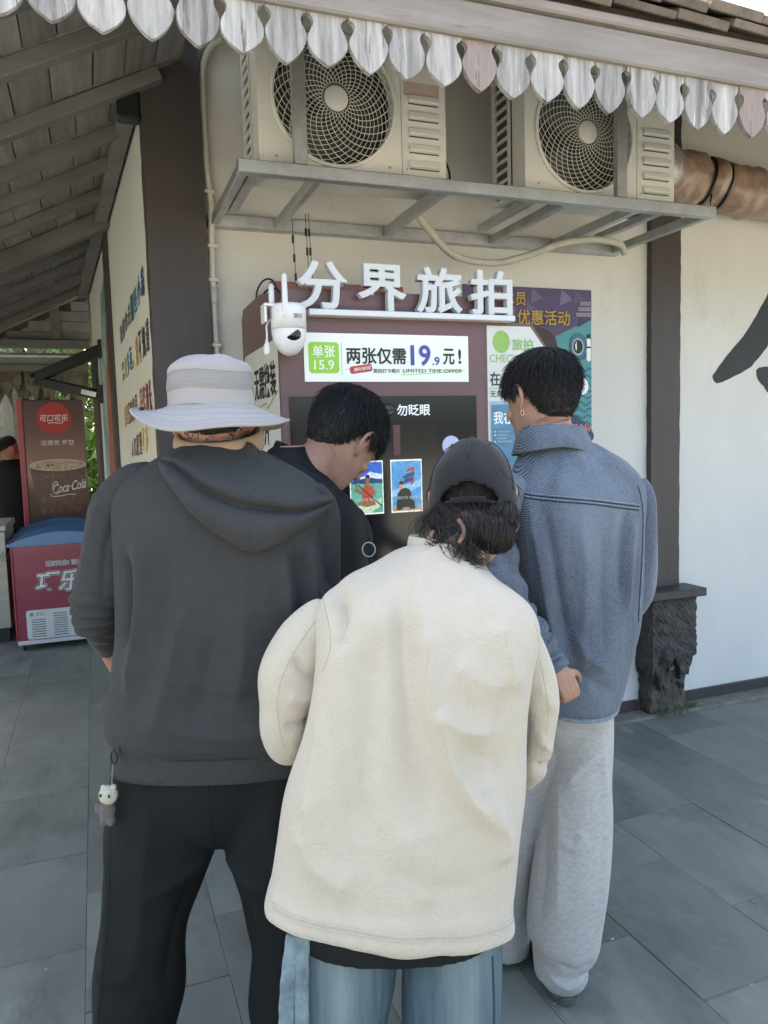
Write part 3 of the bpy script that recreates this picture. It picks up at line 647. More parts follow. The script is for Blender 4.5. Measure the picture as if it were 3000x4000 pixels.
# right wing panel
obj('wing_panel', *prism([(1.446, 0), (1.446, 1.972), (1.657, 1.972), (1.724, 1.886), (1.724, 0)], 2.70, 2.74), m_burg, ks)
WP = Plane((0, 2.70, 0), (1, 0, 0), (0, -1, 0), ks)
WP.poly('wing_poster', [(1.456, .2), (1.716, .2), (1.716, 1.878), (1.650, 1.960), (1.456, 1.960)], M('white_wing_print', '#d5d7d2', .45, var=.03), 1)
WP.poly('green_dot', disc(1.519, 1.899, .0385, rz=.0435), flat('leaf_green_print', '#8fbb62'), 2); lg = flat('leaf_green_print', '#8fbb62')
WP.text('lettering', '旅拍', 1.566, 1.662, 1.867, 1.913, lg, 2, bold=.016); WP.text('lettering', 'CHECK IN', 1.467, 1.640, 1.820, 1.850, lg, 2, bold=.006); WP.text('lettering', 'SCENIC PHOTO', 1.536, 1.66, 1.798, 1.811, lg, 2)
WP.text('lettering', '在分界洲岛', 1.466, 1.705, 1.728, 1.782, g_blk, 2, bold=.016); WP.line('underline', [(1.462, 1.716), (1.52, 1.722), (1.7, 1.73)], .003, lg, 2); WP.text('lettering', '无需换装', 1.464, 1.588, 1.684, 1.711, g_blk, 2, bold=.004)
WP.poly('blue_block', [(1.464, .9), (1.708, .9), (1.708, 1.668), (1.464, 1.668)], M('pale_frame_print', '#a9b7cb', .45), 2); WP.poly('blue_block', [(1.470, .92), (1.702, .92), (1.702, 1.655), (1.470, 1.655)], M('sea_print', '#4f86a3', .45, var=.2, scale=14, stretch=(.4, 1, 2)), 3)
WP.text('lettering', '我在分界洲', 1.477, 1.70, 1.578, 1.628, g_white, 4, bold=.02)
for i, s_ in enumerate(('分界洲岛时光旅行', '天然海湾乐园', '分界洲岛码头', '5A级海岛度假景区')): WP.text('lettering', s_, 1.492, 1.492+.0075*len(s_)+.0, 1.545-i*.013, 1.552-i*.013, flat('pale_ink', '#cfd6da'), 4)
for z in (1.5485, 1.5355, 1.5095): WP.poly('bullet', disc(1.484, z, .0028, 10), g_white, 4)
# cables behind the kiosk
for j, (dx, h_) in enumerate(((0, .08), (.02, .045))):
    o = obj('cable', *sweep(crom([(.66+dx, 3.2, 2.05), (.665+dx, 3.2, 2.10+h_*.6), (.70+dx, 3.2, 2.12+h_), (.74+dx, 3.2, 2.11+h_), (.77+dx, 3.2, 2.08)], 20), .004, 6), m_black, ks)

# thin black chains hanging from the wall above the kiosk
for x, z1, z0 in ((.80, 2.42, 2.12), (.855, 2.45, 2.14), (.868, 2.45, 2.16)):
    t = obj('hanging_wire', *cat(sweep([(x, 3.1, z1), (x+.004, 3.1, (z0+z1)/2), (x+.01, 3.1, z0)], .0015, 5), *[sweep([(x+.003*q, 3.1, z1-.06-q*.075), (x+.003*q, 3.1, z1-.09-q*.075)], .005, 6) for q in range(3)]), m_black)
    tag(t, 'thin black wire hanging in front of the wall, %s' % ('leftmost of the three' if x == .80 else 'middle of the three' if x == .855 else 'rightmost of the three'), 'wire', 'wires above the kiosk')

# ================================================================== security camera on the kiosk corner
sc_ = thing('security_camera', 'white dome security camera with two stub antennas on the kiosk corner', 'security camera', (.65, 2.62, 1.83))
m_camw = M('white_camera_plastic', '#e6e8ea', .3, var=.02)
obj('body', *tr(lathe([(.0, .086), (.050, .086), (.059, .082), (.0605, .072), (.0605, .002)], 36)[0:2], None, (.650, 2.62, 1.912)), m_camw, sc_, True)
pr_ = [(.0600, 0)]+[(.0600*math.cos(R(a)), -.088*math.sin(R(a))) for a in np.linspace(6, 90, 14)]
V, F = lathe(pr_, 36, cap=False); obj('ball_housing', V+np.array((.650, 2.62, 1.912)), F, m_camw, sc_, True)
V, F = lathe([(.0001, .0)]+[(.042*math.sin(R(a)), -.042+.042*math.cos(R(a))) for a in np.linspace(5, 90, 10)], 28, cap=False)
V, F = tr((V, F), rotm('Y', R(145)), (.675, 2.60, 1.862)); obj('lens_dome', V, F, m_glass, sc_, True)
for x, z0, z1, y in ((.628, 1.945, 2.092, 2.57), (.603, 1.99, 2.074, 2.66)): obj('antenna', *sweep([(x, y, z0), (x, y, z0+.004), (x, y, z1-.008), (x, y, z1)], (.006, .0105, .0095, .004), 12), m_camw, sc_, True)
obj('bracket', *cat(box(.563, .60, 2.60, 2.66, 1.988, 1.998, .002), box(.563, .572, 2.60, 2.66, 1.935, 1.987, .002)), m_camw, sc_)
GPc = Plane((0, 2.5588, 0), (1, 0, 0), (0, -1, 0), sc_)
for i in range(7):
    for j in range(4): pass
obj('speaker_holes', *cat(*[box(.654+i*.0042, .6565+i*.0042, 2.5585+.0006*abs(i-1), 2.5605, 1.945+j*.0038, 1.9472+j*.0038) for i in range(7) for j in range(4)]), m_acd, sc_)
obj('pigtail', *sweep(crom([(.60, 2.65, 1.96), (.578, 2.64, 1.93), (.573, 2.62, 1.90), (.572, 2.62, 1.872)], 14), .0032, 8), m_camw, sc_, True)
obj('connector', *sweep([(.572, 2.62, 1.880), (.5715, 2.62, 1.866), (.571, 2.62, 1.862), (.570, 2.62, 1.838), (.570, 2.62, 1.826)], (.0045, .006, .0095, .0105, .009), 14), m_camw, sc_, True)

# ================================================================== diving poster on the wall
po = thing('wall_poster', 'purple and teal diving poster with gold lettering behind the kiosk', 'poster', (2.1, 3.385, 1.2))
obj('sheet', *box(1.70, 2.43, 3.383, 3.389, 1.22, 2.264), M('teal_print', '#4f9799', .45, var=.06, scale=5), po)
QP = Plane((0, 3.383, 0), (1, 0, 0), (0, -1, 0), po)
QP.poly('purple_field', [(1.70, 2.264), (2.43, 2.264), (2.43, 2.123), (2.20, 2.02), (1.70, 1.99)], flat('purple_print', '#54486b'), 1)
for i, (x, z, s_, c) in enumerate(((2.08, 2.26, .10, '#6c6085'), (2.19, 2.17, .13, '#3f3552'), (2.25, 2.262, .11, '#7a6e92'), (2.36, 2.18, .14, '#453b5c'), (2.33, 2.262, .09, '#5f5379'), (2.12, 2.14, .10, '#3d3350'), (2.05, 2.2, .08, '#63577d'))):
    QP.poly('triangle_print', [(x, z), (x+s_*.62 if x+s_*.62 < 2.43 else 2.43, z-s_*.45), (x-s_*.1, max(z-s_*.75, 2.04))], flat('tri'+c, c), 2)
g_gold = flat('gold_print', '#bd9748'); g_shade = flat('dark_gold_shadow', '#33291f')
for dx, mt, l_ in ((.004, g_shade, 3), (0, g_gold, 4)):
    QP.text('lettering', '潜水员', 1.845+dx, 2.046+dx, 2.172-dx, 2.240-dx, mt, l_, bold=.018); QP.text('lettering', '优惠活动', 1.992+dx, 2.299+dx, 2.080-dx, 2.155-dx, mt, l_, bold=.018)
for i in range(3): QP.poly('book_print', [(2.36-.012*i, 2.205-.028*i), (2.43, 2.207-.028*i), (2.43, 2.187-.028*i), (2.362-.012*i, 2.184-.028*i)], flat('grey_lilac', '#8a8396'), 3)
QP.poly('hair_print', wob([(2.06, 2.06), (2.16, 2.06), (2.22, 2.0), (2.235, 1.90), (2.2, 1.80), (2.05, 1.8), (2.02, 1.95)], 40, .004), flat('dark_brown_print', '#3d2a28'), 3)
QP.poly('face_print', wob([(2.06, 1.94), (2.13, 1.93), (2.16, 1.85), (2.12, 1.7), (2.0, 1.7), (2.0, 1.85)], 30, .002), flat('dull_red_print', '#9c5a50'), 4)
QP.poly('helmet_print', disc(2.350, 1.985, .052, rz=.062), flat('helmet_blue', '#3e6f93'), 4); QP.poly('helmet_print', disc(2.350, 1.935, .06, rz=.024), flat('helmet_blue2', '#35617f'), 3); QP.poly('visor_ring', disc(2.345, 1.978, .036, rz=.043), flat('pale_ring', '#a9bcc0'), 5); QP.poly('visor_print', disc(2.345, 1.978, .028, rz=.035), flat('visor_black', '#14181c'), 6); QP.poly('glint_print', [(2.326, 1.985), (2.335, 2.005), (2.336, 1.97), (2.332, 1.955)], g_white, 7)
QP.poly('tank_print', rrect(2.398, 2.423, 1.905, 2.02, .011), g_white, 4); QP.poly('tank_band', [(2.398, 1.972), (2.423, 1.972), (2.423, 1.98), (2.398, 1.98)], flat('visor_black', '#14181c'), 5); QP.poly('valve_print', [(2.402, 2.022), (2.420, 2.022), (2.420, 2.045), (2.402, 2.04)], flat('visor_black', '#14181c'), 4)
m_wave = flat('wave_teal', '#2f6f86')
for i in range(13):
    z = 1.86-i*.034; QP.line('wave_print', [(x, z+.008*math.sin((x-2)*95+i)) for x in np.linspace(2.20, 2.428, 50)], .011, m_wave, 2)
QP.poly('bubble_print', disc(2.372, 1.778, .036, rz=.043), g_white, 4); QP.text('lettering', '片', 2.356, 2.388, 1.758, 1.800, g_blue, 5, bold=.02)
QP.poly('flipper_print', wob([(2.22, 1.62), (2.30, 1.64), (2.40, 1.58), (2.43, 1.5), (2.2, 1.45)], 30, .002), flat('deep_blue_print', '#24405f'), 4)
for dx, mt, l_ in ((-.0025, g_white, 5), (0, g_red, 6)): QP.text('lettering', '潜水员', 2.308+dx, 2.418+dx, 1.545, 1.585, mt, l_, bold=.03)

# ================================================================== drinks cabinet and chest freezers on the left
m_red = M('glossy_red_panel', '#8c3245', .3, var=.10, scale=3, coat=.3)
m_redside = M('red_edge_panel', '#a8404a', .35, var=.05)
m_bluef = M('blue_plastic', '#2f6fa6', .28, var=.06, coat=.3)
m_frw = M('white_freezer_plastic', '#c9ced0', .4, var=.05, spots=[('#9a7d58', 9, .27, .06)])
m_clear = M('freezer_glass', '#c7d6d8', .05, var=0, trans=.9, alpha=.35)
def freezer(label, y0, x0, x1, printed):
    L = .60; y1 = y0+L; t = thing('chest_freezer', label, 'freezer', ((x0+x1)/2, (y0+y1)/2, 0), 0, 'chest freezers by the side wall')
    zb, zt = .07, .815
    obj('body', *cat(box(x0+.02, x1-.02, y0+.012, y1, zb, zt, .006)), m_red, t)
    obj('corner_trim', *box(x0+.012, x0+.022, y0+.004, y1, zb+.01, zt, .002), m_redside, t)
    obj('base_tray', *box(x0+.02, x1-.02, y0, y1, zb-.02, zb+.012, .004), m_frw, t)
    # arched blue lid frame, front and back arches plus side rails, glass between
    def arch(yy, w_):
        P = []
        for u in np.linspace(0, 1, 18): P.append((x0-.008+(x1-x0+.016)*u, .825+.085*math.sin(math.pi*min(1, u*1.0))**.8))
        lo = [(p[0], .812) for p in P]; return prism(P+lo[::-1], yy, yy+w_)
    obj('lid_frame', *arch(y0-.012, .05), m_bluef, t); obj('lid_frame', *arch(y1-.04, .05), m_bluef, t); obj('lid_frame', *arch(y0+.27, .035), m_bluef, t)
    obj('lid_rail', *box(x0-.012, x0+.022, y0-.01, y1+.008, .808, .838, .006), m_bluef, t); obj('lid_rail', *box(x1-.022, x1+.012, y0-.01, y1+.008, .808, .838, .006), m_bluef, t)
    G = []
    for u in np.linspace(.02, .98, 14):
        xx = x0+(x1-x0)*u; zz = .822+.07*math.sin(math.pi*u)**.8; G += [(xx, y0+.03, zz), (xx, y1-.03, zz)]
    obj('glass_lid', G, [(2*i, 2*i+1, 2*i+3, 2*i+2) for i in range(13)], m_clear, t, True)
    obj('inner_bin', *box(x0+.04, x1-.04, y0+.05, y1-.05, .77, .795), M('freezer_inside', '#6f6a62', .6, var=.4, scale=12, spots=[('#b9b094', 16, .45, .1), ('#5d7c86', 14, .42, .1)]), t)
    gr = obj('grille_panel', *prism(rrect(x0+.09, x1-.0, zb+.02, zb+.245, .02), y0-.004, y0+.011), m_frw, t)
    for c_ in range(4):
        gx = x0+.125+c_*.155
        for r_ in range(10 if c_ else 8): obj('vent_slot', *box(gx, gx+.10, y0-.0055, y0-.0042, zb+.038+r_*.0185, zb+.0435+r_*.0185), m_acd, gr)
    for q in range(3): obj('vent_slot', *box(x0+.165+q*.02, x0+.170+q*.02, y0-.0055, y0-.0042, zb+.20, zb+.225), m_acd, gr)
    obj('switch', *box(x0+.115, x0+.140, y0-.008, y0-.0042, zb+.20, zb+.226, .002), M('grey_switch', '#8b8a86', .4), gr)
    for wx, wy in ((x0+.06, y0+.06), (x1-.06, y0+.06), (x0+.06, y1-.06), (x1-.06, y1-.06)):
        wh = obj('caster', *tr(lathe([(.018, -.013), (.030, -.011), (.030, .011), (.018, .013)], 20, 'X'), None, (wx, wy, .030)), m_black, t, True)
        obj('caster_rim', *tr(lathe([(.017, -.0145), (.017, .0145)], 16, 'X'), None, (wx, wy, .030)), m_galv_light, wh)
        obj('caster_fork', *box(wx-.018, wx+.018, wy-.008, wy+.008, .040, .056, .002), m_galv_light, wh)
    if printed:
        FP = Plane((0, y0+.012, 0), (1, 0, 0), (0, -1, 0), t)
        k1, k2, k3 = flat('freezer_white', '#d5dcdc'), flat('freezer_black', '#2a2426'), flat('freezer_halo', '#c8b4bc')
        for b_, mt, l_ in ((.075, k3, 1), (.05, k2, 2), (.018, k1, 3)):
            g = (b_-.018)*.16
            FP.text('brand_lettering', '巧乐兹', x0+.17-g, x0+.17+.50+g, .445-g, .61+g, mt, l_, bold=b_, shear=.15)
        for b_, mt, l_ in ((.12, k3, 1), (.06, k1, 2), (.0, k2, 3)):
            g = b_*.03; FP.text('brand_lettering', '喜欢你 没道理', x0+.25-g, x0+.60+g, .645-g, .685+g, mt, l_+3, bold=b_)
    return t
freezer('red chest freezer with blue lid frame, nearest one, white vented base', 6.38, -.645, .085, True)
freezer('red chest freezer with blue lid, the one just before the drinks cabinet', 7.12, -.66, .05, False)
dc = thing('drinks_cabinet', 'tall brown and red cola drinks cabinet standing behind the chest freezers', 'drinks cabinet', (-.34, 8.0, 0))
m_cola = bpy.data.materials.new('cola_print'); m_cola.use_nodes = True
n_, l_ = m_cola.node_tree.nodes, m_cola.node_tree.links; tcn = n_.new('ShaderNodeTexCoord'); sx = n_.new('ShaderNodeSeparateXYZ'); l_.new(tcn.outputs['Object'], sx.inputs[0])
rp = n_.new('ShaderNodeValToRGB'); mr = n_.new('ShaderNodeMapRange'); mr.inputs[1].default_value = .8; mr.inputs[2].default_value = 2.0; l_.new(sx.outputs[2], mr.inputs[0]); l_.new(mr.outputs[0], rp.inputs[0])
rp.color_ramp.elements[0].position = 0; rp.color_ramp.elements[0].color = (*srgb('#3d2822'), 1); rp.color_ramp.elements[1].position = 1; rp.color_ramp.elements[1].color = (*srgb('#4f3431'), 1)
for p_, c_ in ((.3, '#5f3d31'), (.42, '#ab8a76'), (.55, '#8d6858'), (.75, '#684640')): q_ = rp.color_ramp.elements.new(p_); q_.color = (*srgb(c_), 1)
l_.new(rp.outputs[0], n_['Principled BSDF'].inputs['Base Color']); n_['Principled BSDF'].inputs['Roughness'].default_value = .35
CX0, CX1, CY = -.60, -.072, 7.76
obj('cabinet_box', *box(CX0-.012, CX1, CY+.02, CY+.55, .06, 1.998, .006), M('dark_cabinet', '#2b2222', .5), dc)
obj('door_print', *box(CX0+.018, CX1-.004, CY, CY+.018, .12, 1.992), m_cola, dc)
obj('edge_trim', *box(CX0-.035, CX0+.010, CY-.004, CY+.54, .08, 1.996, .004), m_redside, dc)
for x in (CX0+.05, CX1-.05): obj('foot', *box(x-.02, x+.02, CY+.06, CY+.10, 0, .06), m_black, dc)
DP = Plane((0, CY, 0), (1, 0, 0), (0, -1, 0), dc)
c_red = flat('cola_red', '#b23a3c'); c_wh = flat('cola_white', '#dcdcd2')
DP.poly('red_disc', disc(-.328, 1.825, .148), c_red, 1); DP.text('brand_lettering', '可口可乐', -.445, -.205, 1.795, 1.862, c_wh, 2, bold=.02, shear=.25)
DP.line('brand_swash', [(-.38, 1.782), (-.33, 1.788), (-.29, 1.778), (-.25, 1.788)], .008, c_wh, 2)
DP.text('brand_lettering', '这感觉 够爽', -.452, -.165, 1.578, 1.628, flat('pale_print', '#cfcac2'), 2, bold=.016)
gl = [(-.555, 1.40), (-.545, 1.28), (-.52, 1.15), (-.48, .95), (-.15, .95), (-.10, 1.15), (-.085, 1.28), (-.078, 1.40)]
DP.poly('glass_print', gl, M('glass_cola_print', '#5d3324', .3, var=.5, scale=22, spots=[('#a4754f', 26, .42, .1), ('#1d0e0b', 12, .42, .1)]), 1)
DP.poly('foam_print', disc(-.317, 1.395, .238, 36, .048), M('foam_print', '#b7a184', .4, var=.25, scale=30, spots=[('#e1d4bd', 30, .45, .08), ('#5c3322', 16, .42, .1)]), 2)
DP.line('glass_rim', [(-.317+.238*math.cos(a), 1.395+.050*math.sin(a)) for a in np.linspace(0, 2*math.pi, 40)], .007, flat('glass_edge', '#d8cdb8'), 3)
DP.text('brand_lettering', 'Coca·Cola', -.375, -.085, 1.125, 1.215, c_wh, 4, bold=.012, shear=.4, path=lambda u: .05*u); DP.line('brand_swash', [(-.40, 1.13), (-.38, 1.105), (-.3, 1.108), (-.24, 1.122), (-.18, 1.115)], .008, c_wh, 4)
DP.line('brand_swash', [(-.345+.03*math.cos(a), 1.185+.055*math.sin(a)) for a in np.linspace(.9, 5.2, 20)], .009, c_wh, 4)

# stainless counter, cartons, posts, awning arms, gutter beam, thatch
cn = thing('steel_counter', 'stainless steel counter with slanted vents left of the freezers', 'counter', (-1.2, 7.0, 0))
m_ss = M('brushed_steel', '#9a9a92', .4, var=.12, scale=5, metal=.6, stretch=(.3, 1, 3))
obj('cabinet', *box(-1.9, -.70, 6.75, 7.45, .12, .90, .004), m_ss, cn); obj('worktop', *box(-1.92, -.685, 6.72, 7.47, .902, .955, .006), m_ss, cn); obj('kick_base', *box(-1.88, -.72, 6.79, 7.4, 0, .119), m_black, cn)
for i in range(14): obj('vent_slot', *bar((-1.0+i*.024, 6.747, .66), (-.96+i*.024, 6.747, .74), .003, .012, up=(0, 1, 0)), m_acd, cn)
m_card = M('brown_cardboard', '#9b8266', .85, var=.1, scale=8); m_ctape = M('carton_tape', '#cfc3b6', .35)
for x0, x1, y0, z0, h_, lab in ((-1.05, -.79, 6.80, .956, .145, 'brown cardboard carton on the steel counter, bottom one of the pair'), (-1.02, -.81, 6.83, 1.102, .06, 'flat brown carton on top of the larger carton on the counter')):
    t = thing('carton', lab, 'carton', ((x0+x1)/2, y0+.13, z0)); obj('box', *box(x0, x1, y0, y0+.26, z0, z0+h_, .003), m_card, t); obj('tape', *box((x0+x1)/2-.025, (x0+x1)/2+.025, y0-.001, y0+.261, z0+.002, z0+h_+.001), m_ctape, t)
t = thing('plastic_bag', 'crumpled yellow and clear plastic bag on the cartons', 'bag', (-.83, 6.95, 1.16)); 
V, F = lathe([(.02, 0), (.07, .01), (.085, .05), (.06, .09), (.03, .13), (.045, .16)], 18); V = V*(1+.16*np.sin(V[:, 2:]*90+V[:, :1]*60)); obj('bag_skin', V*np.array((1, .8, 1))+np.array((-.86, 6.95, 1.165)), F, M('yellowish_plastic', '#b9a86a', .3, var=.5, scale=14, trans=.3), t, True)
for i, (x, y, wd) in enumerate(((-1.12, 9.0, .07), (-.99, 8.8, .045), (-.88, 9.4, .06), (-.79, 8.9, .04), (-1.4, 9.25, .08))):
    o = obj('steel_post', *box(x-wd/2, x+wd/2, y-wd/2, y+wd/2, 0, 2.3, .004), m_galv_light)
    tag(o, ['wide pale steel post at the far left edge of the picture', 'thin pale steel post just right of the widest one', 'pale steel post close behind the vendor', 'thinnest pale steel post beside the drinks cabinet', 'pale steel post farthest left behind the counter'][i], 'post', 'steel posts behind the counter')
t = thing('gutter_beam', 'long pale gutter beam crossing above the drinks cabinet', 'beam', (-1, 7.7, 2.28)); obj('beam', *box(-3.5, .0, 7.66, 7.76, 2.305, 2.41, .004), M('grey_beam', '#80827c', .5, var=.1), t); obj('lip', *box(-3.5, .0, 7.62, 7.658, 2.365, 2.385, .003), M('pale_lip', '#d0d0c8', .35), t); obj('soffit_strip', *box(-3.5, .0, 7.60, 7.78, 2.25, 2.30, .004), M('tan_strip', '#6f6a5c', .7, var=.15), t)
for A, B, lab in (((.09, 6.05, 2.25), (-.38, 6.45, 2.08), 'upper dark folding awning arm reaching out from the side wall'), ((.07, 6.15, 1.93), (-.38, 6.46, 2.06), 'lower dark awning arm with a shiny plate fixed to the side wall')):
    t = thing('awning_arm', lab, 'awning arm', A, 0, 'awning arms on the side wall'); obj('arm', *bar(A, B, .06, .075, .008), m_black, t); obj('knuckle', *tr(lathe([(.035, -.03), (.035, .03)], 16), None, B), m_black, t, True); obj('mount', *box(A[0]-.02, A[0]+.06, A[1]-.06, A[1]+.05, A[2]-.06, A[2]+.07, .006), m_black, t)
    if 'shiny' in lab: obj('plate', *bar(np.array(A)+np.array((-.13, -.02, .025)), np.array(A)+np.array((-.03, -.035, .0)), .004, .035, up=(0, 0, 1)), M('bright_plate', '#d8d8d2', .2, metal=.6), t)
T_ = []
for i in range(90):
    x = -1.7+i*.0185+random.uniform(-.02, .02); L_ = random.uniform(.15, .42); y = 7.85+random.uniform(-.06, .1); w_ = random.uniform(.03, .06)
    z1 = 2.26; T_.append(([(x-w_, y, z1), (x+w_, y, z1), (x+w_*.8+random.uniform(-.03, .03), y-.03, z1-L_*.5), (x-w_*.9, y-.03, z1-L_*.5), (x+random.uniform(-.04, .04), y-.01, z1-L_)], [(0, 1, 2, 3), (3, 2, 4)]))
o = obj('thatch_fringe', *cat(*T_), M('dry_thatch', '#6f6856', .9, var=.4, scale=9, bump=.4, bscale=40)); o['kind'] = 'stuff'; o['label'] = 'dry palm thatch hanging in strips under the gutter beam'; o['category'] = 'thatch'
t = thing('sun_blocking_stall_roof', 'thatched stall roof hidden behind the gable, added to block the sun', 'roof', (-2, 8.4, 2.68)); obj('thatch_slab', *box(-4.5, .25, 7.22, 9.3, 2.70, 2.80, .01), M('thatch_top', '#7a705c', .95, var=.35, scale=8, bump=.5, bscale=30), t)  # added roof, hidden by the gable, keeps a sun patch off the passage floor
for x in (-3.5, -1.7): obj('roof_post', *box(x-.04, x+.04, 9.1, 9.18, 0, 2.70), m_galv_light, t)
t = thing('back_wall', 'dull wall far behind the drinks cabinet at the end of the passage', 'wall', (.6, 9.5, 0)); obj('wall_panel', *box(.06, 2.0, 8.3, 8.42, 0, 2.6), m_wall_side, t)

# ================================================================== plants beyond
m_leaf = M('palm_leaf', '#5f7d33', .5, var=.45, scale=4, spots=[('#a3a04a', 5, .4, .1)])
m_leaf2 = M('shrub_leaf', '#6b8a3c', .5, var=.5, scale=3, spots=[('#c9b84a', 5, .33, .06)])
m_trunk = M('palm_trunk', '#8a857a', .9, var=.25, scale=6, bump=.6, bscale=20, stretch=(1, 1, 5))
def palm(x, y, h, lab):
    t = thing('palm_tree', lab, 'palm tree', (x, y, 0), 0, 'palms beyond the passage')
    P = crom([(x, y, 0), (x+.05, y, h*.5), (x+.15, y+.1, h)], 16); obj('trunk', *sweep(P, np.linspace(.16, .11, 16)*(1+.05*(np.arange(16) % 2)), 12), m_trunk, t, True)
    for q in range(16):
        a = q*2.4; L_ = random.uniform(1.5, 2.2); dr = random.uniform(.2, 1.5); B = []
        sp_ = [np.array((x+.15+math.cos(a)*L_*u, y+.1+math.sin(a)*L_*u, h+.5*u*1.6*math.cos(dr*.6)-dr*1.2*u*u*L_*.6)) for u in np.linspace(0, 1, 12)]
        for i in range(1, 12):
            d = sp_[i]-sp_[i-1]; d /= np.linalg.norm(d); s = np.cross(d, (0, 0, 1)); s /= np.linalg.norm(s)+1e-9
            for k_ in range(3):
                b0 = sp_[i-1]+(sp_[i]-sp_[i-1])*k_/3
                for sd in (-1, 1):
                    ll = .5*(1-(i/12)**2*.7); tip = b0+sd*s*ll*.8+d*ll*.5+np.array((0, 0, -.18*ll-.1*random.random())); B.append(([b0-d*.016, b0+d*.016, tip], [(0, 1, 2)]))
        fr_ = obj('frond', *cat(sweep(sp_, np.linspace(.018, .004, 12), 5), *B), m_leaf, t)
palm(-1.05, 11.2, 3.6, 'palm with a pale trunk farthest left beyond the gable gap'); palm(-.75, 11.8, 4.1, 'palm whose trunk stands in the middle of the gap under the gable'); palm(-.28, 11.0, 3.4, 'palm nearest the side wall beyond the gable gap')
def leaves(n, x0, x1, y0, y1, z0, z1, sz):
    C_ = np.stack([rng.uniform(x0, x1, n), rng.uniform(y0, y1, n), rng.uniform(z0, z1, n)], 1)
    keep = np.sin(C_[:, 0]*2.3+C_[:, 2]*1.7)*np.sin(C_[:, 1]*1.9-C_[:, 2]*2.1)+rng.normal(0, .35, n) > -.25; C_ = C_[keep]; n = len(C_)
    A_ = rng.normal(0, 1, (n, 3)); A_ /= np.linalg.norm(A_, axis=1)[:, None]; B_ = np.cross(A_, rng.normal(0, 1, (n, 3))); B_ /= np.linalg.norm(B_, axis=1)[:, None]
    s_ = rng.uniform(.5, 1, (n, 1))*sz; V = np.stack([C_-A_*s_, C_+B_*s_*.32, C_+A_*s_, C_-B_*s_*.32], 1).reshape(-1, 3)
    return V, np.arange(4*n).reshape(-1, 4)
o = obj('shrubbery', *leaves(9000, -6, 3, 10.2, 13.5, .0, 3.2, .14), m_leaf2); o['kind'] = 'stuff'; o['label'] = 'sunlit green shrubs growing beyond the far end of the passage'; o['category'] = 'shrubs'
o = obj('tree_line', *leaves(22000, -14, 9, 15, 20, .2, 5.0, .4), m_leaf); o['kind'] = 'stuff'; o['label'] = 'mass of tree foliage far behind the building'; o['category'] = 'trees'
# weeds at the foot of the plinth
G_ = []
for cx_, cy_, n_w in ((2.99, 3.30, 60), (2.80, 3.245, 45), (2.90, 3.24, 25)):
    for i in range(n_w):
        x, y = cx_+random.gauss(0, .03), cy_+random.gauss(0, .014); a = random.uniform(0, 6.28); L_ = random.uniform(.02, .055); G_.append(([(x-.003*math.cos(a), y-.003*math.sin(a), .012), (x+.003*math.cos(a), y+.003*math.sin(a), .012), (x+random.gauss(0, .02), y+random.gauss(0, .015), .012+L_)], [(0, 1, 2)]))
o = obj('weeds', *cat(*G_), M('weed_green', '#5f6f45', .8, var=.3)); o['kind'] = 'stuff'; o['label'] = 'small weeds and moss at the foot of the broken stone plinth'; o['category'] = 'weeds'
# pale scraps of litter on the paving
D_ = []
for i in range(70):
    x, y = random.uniform(-1.2, 4.2), random.uniform(1.6, 5.5)
    if x > .6 and y > 3.2: continue
    r_ = random.uniform(.0025, .007)*(1 if random.random() < .85 else 1.8); a = random.uniform(0, 3.14); D_.append(([(x+r_*math.cos(a+q)*(1 if q % 2 < 1 else .5), y+r_*math.sin(a+q)*.6, .0035) for q in (0, 1.3, 2.6, 3.6, 5)], [(0, 1, 2, 3, 4)]))
o = obj('litter_flecks', *cat(*D_), M('pale_fleck', '#d5d6d0', .7)); o['kind'] = 'stuff'; o['label'] = 'tiny pale scraps of litter scattered over the paving'; o['category'] = 'litter'
P4_torso = [(0.634,-0.006,1.36,0.232,0.132,2.6),(0.649,-0.006,1.36,0.233,0.136,2.6),(0.671,-0.005,1.36,0.229,0.133,2.6),(0.694,-0.002,1.36,0.226,0.13,2.6),(0.711,0.003,1.365,0.226,0.13,2.5),(0.798,0.016,1.37,0.223,0.13,2.5),(0.877,0.03,1.38,0.22,0.13,2.5),(0.981,0.05,1.4,0.208,0.135,2.5),(1.078,0.069,1.42,0.206,0.14,2.5),(1.143,0.078,1.435,0.211,0.14,2.5),(1.191,0.072,1.445,0.205,0.135,2.4),(1.232,0.061,1.46,0.183,0.125,2.3),(1.256,0.065,1.47,0.154,0.11,2.2),(1.28,0.08,1.485,0.12,0.095,2.1),(1.305,0.098,1.5,0.085,0.075,2),(1.327,0.121,1.51,0.052,0.06,2)]
P4_sleeveL = [(-0.104,1.46,1.205,0.03),(-0.123,1.455,1.189,0.045),(-0.161,1.44,1.139,0.056),(-0.187,1.43,1.082,0.06),(-0.198,1.425,1.024,0.047),(-0.202,1.43,0.977,0.041),(-0.196,1.46,0.937,0.033),(-0.182,1.58,0.902,0.03),(-0.165,1.7,0.891,0.028)]
P4_sleeveR = [(0.261,1.46,1.166,0.03),(0.276,1.45,1.113,0.038),(0.291,1.44,1.045,0.036),(0.296,1.44,0.984,0.031),(0.29,1.44,0.934,0.03),(0.28,1.46,0.874,0.026),(0.28,1.56,0.813,0.025),(0.285,1.68,0.801,0.024)]
P4_shirt = [(0.603,0.005,1.36,0.19,0.1,2.3),(0.629,0.001,1.36,0.199,0.105,2.3),(0.772,0.011,1.37,0.191,0.11,2.3)]
P4_legL = [(-0.089,1.37,0.776,0.09),(-0.094,1.365,0.603,0.096),(-0.099,1.36,0.53,0.094),(-0.112,1.36,0.428,0.087),(-0.131,1.36,0.219,0.083),(-0.149,1.36,-0.078,0.082)]
